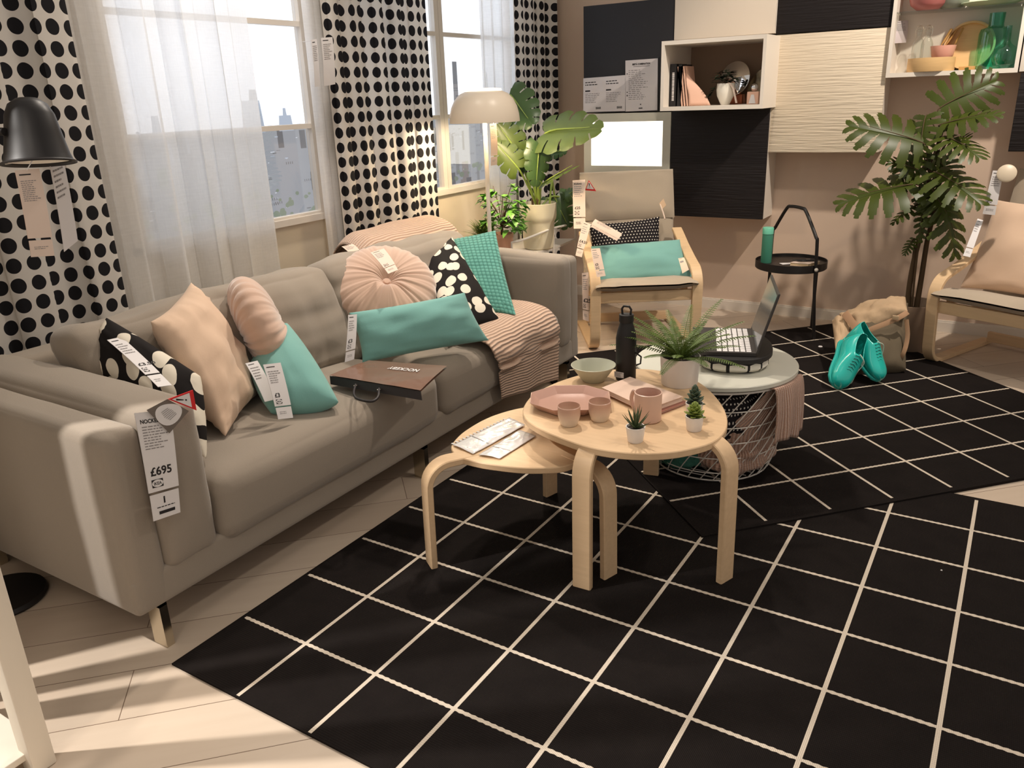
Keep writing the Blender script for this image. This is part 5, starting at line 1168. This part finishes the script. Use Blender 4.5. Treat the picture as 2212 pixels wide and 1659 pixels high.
for b,ti,n_,W,root in (
 ((-0.456,4.68,1.1),(-0.78,4.58,1.212),(-0.15,-0.7,0.7),0.165,S1[24]),
 ((-0.461,4.62,0.9),(-0.795,4.5,0.835),(-0.2,-0.6,0.75),0.165,S1[18]),
 ((-0.399,4.74,1.265),(-0.178,4.78,1.39),(0.4,-0.8,0.5),0.150,S1[32]),
 ((-0.379,4.7,1.187),(-0.142,4.65,1.253),(0.2,-0.5,0.85),0.110,S1[30]),
 ((-0.348,4.66,1.129),(-0.186,4.55,1.06),(0.4,-0.5,0.75),0.130,S1[28]),
 ((-0.37,4.62,0.961),(-0.146,4.48,0.857),(0.4,-0.6,0.7),0.150,S2[22]),
 ((-0.347,4.7,0.855),(-0.202,4.62,0.563),(0.8,-0.6,0.3),0.150,S2[18]),
 ((-0.462,4.72,1.047),(-0.551,4.66,0.885),(-0.3,-0.85,0.4),0.120,S1[24]),
 ((-0.432,4.66,0.799),(-0.54,4.56,0.719),(-0.3,-0.6,0.7),0.050,S3[12]),
 ((-0.409,4.66,0.788),(-0.403,4.6,0.615),(-0.2,-0.9,0.2),0.045,S3[10]),
 ((-0.396,4.78,1.02),(-0.294,4.72,0.923),(0.3,-0.8,0.5),0.110,S2[22]),
 ((-0.461,4.74,1.227),(-0.463,4.66,1.052),(-0.4,-0.9,0.2),0.100,S1[30]),
 ((-0.389,4.72,1.036),(-0.269,4.6,1.126),(0.2,-0.7,0.65),0.10,S1[28]),
 ((-0.427,4.7,0.953),(-0.583,4.62,1.02),(-0.1,-0.6,0.75),0.09,S2[24]),
 ((-0.394,4.66,0.893),(-0.276,4.58,0.741),(0.4,-0.8,0.4),0.11,S2[20]),
 ((-0.439,4.74,0.607),(-0.475,4.68,0.534),(-0.4,-0.8,0.3),0.040,S1[8])):
    leaf(t,b,ti,n_,W,PHM,root,bend=0.015,pr=0.0035,pm=STEM,**PH)

# ================================================================= rolled-top bag and shoes
BAG=mat('beige_canvas_bag',c(186,158,126),0.85,bump=(300,0.4,0.0015),var=(6,0.1)); BAGD=mat('olive_canvas_panel',c(98,86,68),0.9,bump=(320,0.4,0.0015)); STRAP=mat('tan_webbing_strap',c(166,130,100),0.85,bump=(500,0.5,0.001))
t=thing('rolltop_bag','beige roll-top canvas bag slumped against the pot behind the turquoise shoes','bag',(-0.49,4.36,0.012))
pillow(MB(),(-0.752,4.5,0.161),(-0.407,4.52,0.308),(-0.353,4.259,0.03),(-0.616,4.077,0.03),0.20,seed=3.1,wr=0.012,pull=0.03,expo=0.35).build('bag_body',BAGD,t,world=True,weld=True,ang=80)
pillow(MB(),(-0.736,4.5,0.215),(-0.421,4.5,0.343),(-0.388,4.34,0.311),(-0.615,4.3,0.153),0.13,seed=5.9,wr=0.016,pull=0.02,expo=0.42).build('rolled_flap',BAG,t,world=True,weld=True,ang=80)
pillow(MB(),(-0.761,4.46,0.191),(-0.693,4.44,0.234),(-0.615,4.3,0.158),(-0.655,4.051,0.12),0.09,seed=7.4,wr=0.016,pull=0.02,expo=0.45,nx=16,ny=16).build('folded_side',BAG,t,world=True,weld=True,ang=80)
MB().tube(smoothpts([(-0.686,4.36,0.265),(-0.64,4.29,0.242),(-0.588,4.24,0.205),(-0.561,4.22,0.189)],4),0.020,8,flat=(1,0.12),upv=(-0.3,-0.8,0.5)).build('strap',STRAP,t,world=True)
MB().tube(smoothpts([(-0.604,4.225,0.175),(-0.536,4.23,0.226),(-0.468,4.25,0.262),(-0.411,4.27,0.297),(-0.384,4.3,0.316)],4),0.013,8,flat=(1,0.15),upv=(-0.1,-0.9,0.3)).build('strap',STRAP,t,world=True)
MB().tube(smoothpts([(-0.385,4.3,0.278),(-0.368,4.28,0.19),(-0.379,4.25,0.1),(-0.43,4.328,0.02),(-0.457,4.216,0.018)],4),0.011,8,flat=(1,0.15),upv=(-0.2,-0.9,0.2)).build('strap',STRAP,t,world=True)
MB().rbox(-0.445,-0.415,4.245,4.255,0.285,0.305,0.002,1).build('strap_loop',BAG,t,world=True)
SHO=mat('turquoise_glossy_leather',c(30,176,164),0.22,spec=0.7,coat=0.3,bump=(25,0.15,0.004)); SOLE=mat('turquoise_rubber_sole',c(40,166,156),0.5); LACE=mat('pale_lace',c(206,222,206),0.7)
def shoe(label,toe,heel,side,pick):
    toe=V(toe); heel=V(heel); d=(heel-toe).normalized(); u=V(pick); u=(u-d*u.dot(d)).normalized(); s=d.cross(u); Lg=0.275
    mt=Matrix((d,s,u)).transposed().to_4x4(); mt.translation=toe
    zl=min(toe.z,heel.z); t=thing('football_shoe',label,'shoe',(toe.x,toe.y,0.013))
    # stations: along, halfwidth, top height, opening
    st=[(0.0,0.014,0.034),(0.012,0.036,0.054),(0.04,0.052,0.068),(0.08,0.056,0.080),(0.12,0.053,0.104),(0.15,0.047,0.125),(0.18,0.044,0.122),(0.22,0.043,0.120),(0.25,0.040,0.130),(0.268,0.030,0.138),(0.275,0.012,0.128)]
    mb=MB(); mb.T=mt; n=20; vs=[];fs=[];op=set()
    for k,(x,w,h) in enumerate(st):
        for i in range(n):
            a=-PI/2+2*PI*i/n; ca,sa=math.cos(a),math.sin(a)
            y=w*math.copysign(abs(ca)**0.75,ca)*(1-0.18*max(0,sa)); z=0.012+(h-0.012)*(0.5+0.5*math.copysign(abs(sa)**0.8,sa))
            y+=side*0.006*math.sin(x*11); vs.append((x,y,z))
    for k in range(len(st)-1):
        for i in range(n):
            j=(i+1)%n; top=(i in (8,9,10,11)) and 5<=k<=8
            if top: continue
            fs.append((k*n+i,k*n+j,(k+1)*n+j,(k+1)*n+i))
    fs.append(tuple(reversed(range(n)))); fs.append(tuple((len(st)-1)*n+i for i in range(n)))
    mb.add(vs,fs); o=mb.build('upper',SHO,t,world=True,ang=80); ss=o.modifiers.new('s','SUBSURF'); ss.levels=1; ss.render_levels=2; sm=o.modifiers.new('t','SOLIDIFY'); sm.thickness=0.003; sm.offset=-1
    mb=MB(); mb.T=mt; out=[(x,w*1.06+side*0.006*math.sin(x*11)) for x,w,h in st]+[(x,-w*1.06+side*0.006*math.sin(x*11)) for x,w,h in reversed(st)]
    mb.prism(out,0.004,0.018,ch=0.002)
    for (x,y) in ((0.03,0.02),(0.03,-0.02),(0.07,0.03),(0.07,-0.03),(0.11,0.028),(0.11,-0.028),(0.21,0.022),(0.21,-0.022),(0.25,0.016),(0.25,-0.016)): mb.lathe([(0.006,-0.008),(0.008,0.005)],8,(x,y,0),cap0=True)
    mb.build('sole',SOLE,t,world=True,ang=40)
    mb=MB(); mb.T=mt
    for k in range(6):
        x=0.075+k*0.013; z=0.080+k*0.0080; mb.tube([(x,-0.017,z),(x+0.004,0,z+0.004),(x,0.017,z)],0.0028,6)
    mb.build('lace_rows',SHO,t,world=True)
    mb=MB(); mb.T=mt; mb.tube(smoothpts([(0.15,0.0,0.128),(0.13,0.04*side,0.12),(0.10,0.055*side,0.07),(0.06,0.070*side,0.03),(0.10,0.075*side,0.01)],5),0.0020,6); mb.tube(smoothpts([(0.15,0.0,0.128),(0.155,0.04*side,0.11),(0.14,0.06*side,0.085)],5),0.0028,6); mb.build('loose_lace',LACE,t,world=True)
shoe('left turquoise football shoe, standing on its toe against the bag',(-0.622,3.864,0.02),(-0.632,4.08,0.182),1,(0.75,-0.45,0.45))
shoe('right turquoise football shoe, tipped on its toe with laces facing right',(-0.449,4.03,0.022),(-0.606,4.12,0.16),1,(0.86,-0.35,0.40))
o=MB().lathe([(0.0001,0.001),(0.012,0.001),(0.010,0.004),(0.0001,0.005)],9,(-0.80,4.28,0.0125)).build('paper_scrap',PAPER,loc=(-0.821,4.537,0.012)); o.data.transform(Matrix.Translation(V((0.80,-4.28,-0.0125)))) ; setp(o,'tiny white paper scrap on the far rug left of the shoes','scrap')

# ================================================================= black reading lamp at the left edge
LB=(-2.461,0.93,0)
t=thing('reading_floor_lamp','black floor reading lamp with bell head at the left edge','floor lamp',LB)
MB().lathe([(0.0001,0),(0.12,0),(0.125,0.008),(0.12,0.02),(0.02,0.026),(0.0001,0.026)],36,LB).build('base_disc',BLACK,t,world=True)
MB().tube([(LB[0],LB[1],0.02),(LB[0],LB[1],1.36)],0.010,12).build('pole',BLACK,t,world=True)
hc=V((-1.95,1.063,1.352)); hp=V((-1.95,1.001,1.359)); ax=(V((-1.95,1.075,1.308))-V((-1.95,1.074,1.425))).normalized()
ax=(ax+V((0.12,-0.1,0))).normalized()
MB().tube(smoothpts([(LB[0],LB[1],1.355),(V(LB)+V((0,0,1.38))).lerp(hp,0.5),hp],5),0.009,10).build('arm',BLACK,t,world=True)
q=ax.to_track_quat('-Z','Y').to_matrix().to_4x4(); q.translation=hc
q=q@Matrix.Scale(0.92,4)
mb=MB(); mb.T=q; prof=[(0.0001,0.085),(0.025,0.083),(0.044,0.070),(0.056,0.045),(0.064,0.0),(0.074,-0.050),(0.079,-0.066),(0.087,-0.070),(0.086,-0.074),(0.076,-0.069),(0.070,-0.050),(0.058,0.0),(0.045,0.055),(0.0001,0.075)]
mb.lathe(prof,44); mb.build('lamp_head',BLACK,t,world=True)
mb=MB(); mb.T=q; mb.lathe([(0.0001,0.02),(0.056,0.0),(0.068,-0.05),(0.0735,-0.066)],36); mb.build('head_lining',SHI,t,world=True)
RIM1=q@V((0.0,0.075,-0.07)); RIM2=q@V((0.075,0.0,-0.07))
mb=MB(); mb.T=q; mb.tube([(0,0,0.02),(-0.07,0,0.03)],0.008,8); mb.build('joint',BLACK,t,world=True) if False else None

# ================================================================= white frame in the left foreground, unseen slats added to stripe the light
t=thing('white_frame_shelf','white painted frame with a low shelf at the lower left corner','shelf unit',(-1.85,0.58,0)); FW=mat('white_painted_wood',c(226,216,200),0.5,var=(8,0.03))
def post(x,y,w,h,z0=0,nm='post'): return MB().rbox(x-w/2,x+w/2,y-w/2,y+w/2,z0,h,0.004,2).build(nm,FW,t,world=True)
post(-1.702,0.622,0.050,1.95)
for x0,x1 in ((-2.14,-2.07),(-2.015,-1.94)): MB().rbox(x0,x1,0.610,0.632,0.06,1.95,0.003,1).build('slat',FW,t,world=True)  # unseen, added to cut the entrance spot into stripes
MB().rbox(-2.72,-2.217,0.610,0.632,0.0,1.95,0.003,1).build('side_panel',FW,t,world=True)  # unseen panel added to keep the floor left of the stripes dark
MB().rbox(-2.70,-1.70,0.600,0.645,1.90,1.95,0.003,1).build('top_rail',FW,t,world=True)
MB().rbox(-2.217,-1.70,0.36,0.640,0.035,0.053,0.003,1).build('shelf_board',FW,t,world=True)
post(-1.702,0.36,0.045,0.90) if False else None

# ================================================================= price tags and labels
t,C=tag('long white price tag hanging on the front of the left sofa arm',(-1.752,1.045,0.701),(-1.752,1.142,0.677),(-1.75,1.114,0.397),(-1.75,1.033,0.409),price='£695',title='NOCKEBY',split=0.745,bend=0.003,n=9,foot='none')
mb=MB(); C.text(mb,'i',0.44,0.852,0.062,bold=0.05); C.bar(mb,0.25,0.80,0.925,0.955); C.lines(mb,0.2,0.85,0.875,0.90,1,mi=0); mb.build('staff_note_print',INK,t,world=True,smooth=False)
C=Card((-1.745,1.074,0.7),(-1.745,1.135,0.708),(-1.745,1.188,0.657),(-1.745,1.122,0.62),0.001); t=thing('round_notice_tag','dark grey square tag with a white printed circle on the left sofa arm','tag',tuple(C.at(0,0)))
mb=MB(); C.sheet(mb); mb.build('card',GREYCARD,t,world=True)
mb=MB(); C.disc(mb,0.5,0.5,0.034); mb.build('white_circle',PAPER,t,world=True,smooth=False); mb=MB(); C.lines(mb,0.25,0.78,0.30,0.72,7,off if False else 0.35,seed=6) if False else None
mb=MB(); r=random.Random(3)
for k in range(7): v=0.30+k*0.062; C.bar(mb,0.27+0.02*abs(k-3),0.73-0.02*abs(k-3)-r.uniform(0,.06),v,v+0.018,0.0022)
mb.build('print',GREYINK,t,world=True,smooth=False)
def warn(label,A,B,Cc,off=0.001):
    A,B,Cc=V(A),V(B),V(Cc); n=(B-A).cross(Cc-A).normalized(); n=-n if n.dot(V((0,0,1.39))-A)<0 else n
    t=thing('warning_tag',label,'warning tag',tuple(A)); ctr=(A+B+Cc)/3
    def tri(k,o,sh=0): return [ctr.lerp(p,k)+n*o+(A-ctr)*sh for p in (A,B,Cc)]
    mb=MB(); a=tri(1,0); b=tri(1,0.0015); mb.add(a+b,[(2,1,0),(3,4,5),(0,1,4,3),(1,2,5,4),(2,0,3,5)]); mb.build('red_card',RED,t,world=True,smooth=False)
    mb=MB(); mb.add(tri(0.70,0.0022,0.10),[(0,1,2)]); mb.build('white_triangle',PAPER,t,world=True,smooth=False)
    m_=(B+Cc)/2; ax=(m_-A); sd=(Cc-B).normalized(); mb=MB(); w=(Cc-B).length*0.035
    P=lambda f,g_:A+ax*f+sd*g_+n*0.003
    mb.add([P(0.28,-w*1.3),P(0.28,w*1.3),P(0.56,w*0.6),P(0.56,-w*0.6)],[(0,1,2,3)]); mb.add([P(0.62,-w),P(0.62,w),P(0.68,w),P(0.68,-w)],[(0,1,2,3)]); mb.build('exclamation_mark',INK,t,world=True,smooth=False)
    return t
warn('red warning triangle tag sticking out from the left sofa arm',(-1.74,1.132,0.71),(-1.75,1.213,0.706),(-1.75,1.213,0.649))
warn('red warning triangle tag on the headrest of the near armchair',(-2.192,4.4,0.909),(-2.217,4.4,0.849),(-2.143,4.4,0.846))
T=tag
T('white price tag lying on the left black floral cushion',(-2.235,1.297,0.757),(-2.225,1.337,0.757),(-1.94,1.284,0.666),(-1.95,1.246,0.671),price='£3.50',n=5,seed=4)
T('front price tag for three pounds standing by the small teal cushion',(-1.93,1.599,0.633),(-1.92,1.66,0.623),(-1.86,1.629,0.456),(-1.87,1.575,0.468),price='£3',n=6,seed=5)
T('price tag tucked half behind the three pound card on the sofa',(-1.99,1.581,0.634),(-1.99,1.629,0.629),(-1.92,1.625,0.511),(-1.92,1.576,0.518),price=None,split=1,n=5,seed=6,logo=False)
T('narrow price tag hanging at the left end of the sofa lumbar cushion',(-2.02,2.089,0.664),(-2.01,2.124,0.659),(-1.98,2.054,0.51),(-1.99,2.013,0.508),price='£3',n=5,seed=7)
T('price tag lying on top of the large round velvet cushion',(-2.137,2.369,0.835),(-2.146,2.462,0.835),(-1.987,2.351,0.782),(-1.974,2.274,0.782),price=None,n=4,seed=8,m=PAPERW)
T('price tag on the throw at the top of the sofa back',(-2.48,2.57,0.804),(-2.48,2.641,0.804),(-2.42,2.64,0.757),(-2.42,2.579,0.751),price=None,n=3,seed=9,m=PAPERW,logo=False)
T('small white tag at the corner of the teal waffle cushion',(-2.5,2.992,0.729),(-2.49,3.061,0.727),(-2.48,3.051,0.686),(-2.48,2.985,0.7),price=None,split=1,n=2,seed=10,logo=False)
T('long price tag on the left edge of the near armchair headrest',(-2.28,4.36,0.909),(-2.206,4.38,0.914),(-2.124,4.22,0.652),(-2.193,4.2,0.652),price='£25',title='Poang' and 'POÄNG',n=6,seed=11,m=PAPERW,foot='bold')
T('slanted narrow price tag hanging left of the dotted armchair cushion',(-2.099,4.14,0.708),(-2.049,4.14,0.694),(-2.048,4.02,0.525),(-2.089,4.02,0.533),price='£4.50',n=4,seed=12,m=PAPERW)
T('white price tag lying across the dotted armchair cushion',(-2.052,4.2,0.714),(-1.883,4.2,0.639),(-1.893,4.16,0.602),(-2.065,4.16,0.677),price=None,n=4,seed=13,m=PAPERW,logo=False)
T('price tag on the left end of the armchair teal cushion',(-1.958,3.95,0.59),(-1.907,3.96,0.596),(-1.842,3.9,0.46),(-1.892,3.89,0.45),price='£3',n=4,seed=14,m=PAPERW)
T('narrow price tag hanging from the left arm frame of the near armchair',(-2.003,3.93,0.456),(-1.973,3.95,0.46),(-1.958,3.93,0.182),(-1.989,3.91,0.197),price='£25',n=6,seed=15,m=PAPERW)
T('blank care label at the right end of the armchair teal cushion',(-1.48,4.02,0.559),(-1.455,4.04,0.562),(-1.412,4,0.507),(-1.44,3.98,0.489),price=None,split=1,n=1,seed=16,m=CREAM,logo=False)
C=Card((-1.824,4.6,0.759),(-1.806,4.62,0.787),(-1.78,4.6,0.752),(-1.798,4.58,0.727),0,0.002); t=thing('leather_tag','small leather tag on a white string at the armchair headrest','tag',tuple(C.at(0,0))); mb=MB(); C.sheet(mb); mb.build('patch',mat('tan_leather',c(190,160,130),0.6),t,world=True); MB().tube([C.at(0.1,0.2),C.at(0.0,1.4),C.at(-0.2,2.4)],0.004,6).build('string',PAPERW,t,world=True)
T('long price tag with a round security disc on the right armchair headrest',(-0.125,4.62,0.973),(-0.08,4.62,0.97),(-0.084,4.6,0.763),(-0.14,4.6,0.767),price=None,n=5,seed=17,m=GREYCARD and PAPER)
q=(-0.065,4.6,0.963)
o=MB(); o.T=Matrix.Translation(V(q))@Matrix.Rotation(math.radians(70),4,'X'); o.lathe([(0.0001,0.006),(0.034,0.006),(0.042,0.0),(0.042,-0.004),(0.0001,-0.006)],32); o=o.build('security_disc',mat('grey_white_disc',c(206,190,166),0.4),loc=q,world=True); setp(o,'round pale security disc on the right armchair headrest','security tag')
T('folded tag hanging down from the right armchair blush cushion',(-0.155,4.55,0.751),(-0.13,4.55,0.743),(-0.156,4.44,0.58),(-0.189,4.44,0.586),price=None,n=4,seed=18,logo=False)
tg1=T('tall blush price card hanging from the black reading lamp',(-1.9,0.977,1.278),(-1.9,1.031,1.277),(-1.86,1,1.087),(-1.86,0.946,1.093),price=None,split=0.80,n=11,seed=19,m=PAPERW,logo=False)
tg2=T('white card with slanted end hanging right of the blush lamp card',(-2,1.112,1.293),(-2,1.149,1.303),(-1.98,1.129,1.093),(-1.98,1.089,1.072),price=None,split=1,n=6,seed=20,logo=False)
tg3=T('narrow price tag hanging under the shade of the lit floor lamp',(-2.4,3.668,1.263),(-2.4,3.731,1.264),(-2.4,3.723,1.053),(-2.4,3.66,1.053),price=None,n=6,seed=21,m=PAPERW,logo=False)
tg4=T('left printed card pinned beside the middle dotted curtain',(-2.79,2.839,1.663),(-2.79,2.875,1.668),(-2.79,2.862,1.469),(-2.79,2.83,1.466),price=None,split=1,n=9,seed=22,logo=False)
T('right printed card pinned on the middle dotted curtain',(-2.765,2.876,1.671),(-2.765,2.95,1.677),(-2.765,2.937,1.476),(-2.765,2.863,1.468),price=None,split=1,n=9,seed=23,logo=False)
T('pale printed label on the left inner side of the upper right shelf',(-0.702,5.02,1.696),(-0.644,5.12,1.701),(-0.642,5.12,1.591),(-0.69,5.02,1.587),price=None,split=1,n=6,seed=24,logo=False,m=mat('lilac_label',c(206,194,194),0.6),name='shelf_label',cat='label')
# papers on the smooth black door
for lb,q_,ti in (('left small sheet taped on the smooth black door',((-2.506,4.955,1.488),(-2.358,4.955,1.491),(-2.36,4.955,1.281),(-2.507,4.955,1.279)),0),('middle small sheet taped on the smooth black door',((-2.358,4.955,1.491),(-2.211,4.955,1.495),(-2.211,4.955,1.281),(-2.36,4.955,1.281)),0),('tall sheet in a plastic pocket taped on the smooth black door',((-2.211,4.953,1.579),(-1.997,4.953,1.581),(-1.992,4.953,1.281),(-2.207,4.953,1.278)),1)):
    C=Card(*q_,0.0,0.001); t=thing('info_sheet',lb,'paper sheet',tuple(C.at(0.5,0.5))); mb=MB(); C.sheet(mb); mb.build('sheet',mat('lilac_paper',c(204,196,194),0.25,coat=0.4),t,world=True)
    mb=MB()
    if ti: C.text(mb,'BESTÅ COMBINATION',0.22,0.10,0.032,bold=0.05,wfit=0.55); C.bar(mb,0.25,0.76,0.125,0.132); C.lines(mb,0.10,0.7,0.18,0.78,16,seed=31,mi=1); C.bar(mb,0.04,0.07,0.25,0.27); C.bar(mb,0.04,0.07,0.61,0.63); C.bar(mb,0.04,0.07,0.67,0.70); C.bar(mb,0.42,0.54,0.935,0.955); C.bar(mb,0.46,0.50,0.86,0.88)
    else: C.lines(mb,0.1,0.7,0.10,0.24,2,seed=5); C.bar(mb,0.1,0.34,0.36,0.40); C.lines(mb,0.1,0.85,0.44,0.74,6,seed=6,mi=1); C.logo(mb,0.62,0.86,0.86,0.92)
    mb.build('print',[INK,GREYINK],t,world=True,smooth=False)
C=Card((-2.1,2.328,0.845),(-2.1,2.408,0.847),(-2,2.366,0.778),(-2,2.304,0.774))
# ---- brown carrier bag-catalogue on the seat
t=thing('fabric_sample_bag','flat brown glossy sample bag with black cord handle lying on the sofa seat','sample bag',(-1.763,2.011,0.478))
BR=mat('brown_glossy_sleeve',c(128,96,80),0.22,spec=0.6,coat=0.4,bump=(18,0.25,0.004)); BRB=mat('black_board_strip',c(42,36,36),0.5)
q_=((-1.972,1.915,0.49),(-1.958,2.107,0.49),(-1.626,2.144,0.505),(-1.58,1.929,0.492)); C=Card(q_[1],q_[2],q_[3],q_[0],0.002,0.006)
mb=MB(); mb.grid(lambda i,j:C.at(i,j,0.003)+V((0,0,0.0015*noise.noise(V((i*6,j*5,2))))),20,14); b=len(mb.f); mb.grid(lambda i,j:C.at(i,j,-0.004),20,14)
for k in range(len(mb.f)): 
    if k>=b: mb.f[k].reverse()
mb.build('sleeve',BR,t,world=True)
mb=MB(); slab3(mb,q_[0],q_[3],V(q_[3])+V((0.012,-0.012,-0.026)),V(q_[0])+V((0.012,-0.012,-0.026)),0.004); mb.build('spine_board',BRB,t,world=True,smooth=False)
mb=MB(); vs,fs=glyphs('NOCKEBY',0.02); W=max(p[0] for p in vs); mb.add([C.at(0.78-p[0]/W*0.36,0.30-0.0+p[1]/0.7*0.11,0.0045+0.002) for p in vs],[f[::1] for f in fs]); mb.build('white_lettering',PAPER,t,world=True,smooth=False)
a_=V(q_[0]).lerp(V(q_[3]),0.30)+V((0.008,-0.010,-0.012)); b_=V(q_[0]).lerp(V(q_[3]),0.56)+V((0.008,-0.010,-0.012)); dn=V((0.055,-0.075,-0.012))
MB().tube(smoothpts([a_,a_+dn*0.7+V((0.0,0,0)),a_.lerp(b_,0.2)+dn*1.05,a_.lerp(b_,0.75)+dn*1.05,b_+dn*0.65,b_],6),0.0045,10).build('cord_handle',BRB,t,world=True)
for p in (a_,b_): MB().lathe([(0.004,0),(0.007,0.001),(0.007,0.003),(0.004,0.004)],14,tuple(p+V((0.004,-0.006,-0.002)))).build('eyelet',STEEL,t,world=True)
# oddments on the rugs
for lb,p in (('tiny white fluff on the near rug beside the coffee table leg',(-1.255,2.79,0.006)),('tiny white scrap on the near rug at the right',(-0.031,2.42,0.006))):
    o=MB().lathe([(0.0001,0),(0.003,0),(0.002,0.002),(0.0001,0.002)],6).build('paper_scrap',PAPER,loc=p); setp(o,lb,'scrap')

for tg,p0,p1 in ((tg3,(-2.4,3.699,1.261),(lx+0.02,ly+0.10,1.30)),(tg3,(lx+0.02,ly+0.10,1.30),(lx,ly,1.33)),(tg4,(-2.79,2.856,1.66),(-2.86,(-2.79,2.856,1.66)[1],(-2.79,2.856,1.66)[2])),(tg1,(-1.9,1.003,1.276),RIM1),(tg2,(-2,1.129,1.296),RIM2)):
    MB().tube([p0,V(p0).lerp(V(p1),0.5),p1],0.0012,5).build('string',PAPER,tg[0],world=True)
# ---- shared group phrase for repeats of one kind
GR={'price_tag':'price tags hanging on the furniture','warning_tag':'red triangular warning tags','dotted_curtain':'black dotted curtains on the window wall','sheer_curtain':'sheer curtains on the window wall','grid_rug':'black grid rugs on the floor','floral_cushion':'black floral cushions on the sofa','blush_cushion':'square blush cushions','teal_lumbar_cushion':'long teal lumbar cushions','round_velvet_cushion':'round velvet cushions on the sofa','dotted_cushion':'black pin-dot cushions','bentwood_armchair':'bentwood armchairs by the back wall','coffee_table':'nested birch coffee tables','wall_cabinet':'wall cabinets on the back wall','open_wall_shelf':'open shelf boxes on the back wall','book':'books on the open shelf','swing_top_bottle':'clip-top bottles in the wooden box','wooden_utensil':'wooden utensils in the coral bowl','tea_cup':'blush ombre cups on the coffee table','notebook':'stacked pink notebooks','potted_succulent':'rosette succulents in white pots','plastic_sleeve':'plastic sleeves on the small table','football_shoe':'pair of turquoise shoes','info_sheet':'sheets taped on the black door','knitted_blanket':'blush knit blankets in the wire basket','paper_scrap':'paper scraps on the rugs'}
for o in list(COL.objects):
    if o.parent is None and o.get('label'):
        b=o.name.split('.')[0]
        if b in GR: o['group']=GR[b]
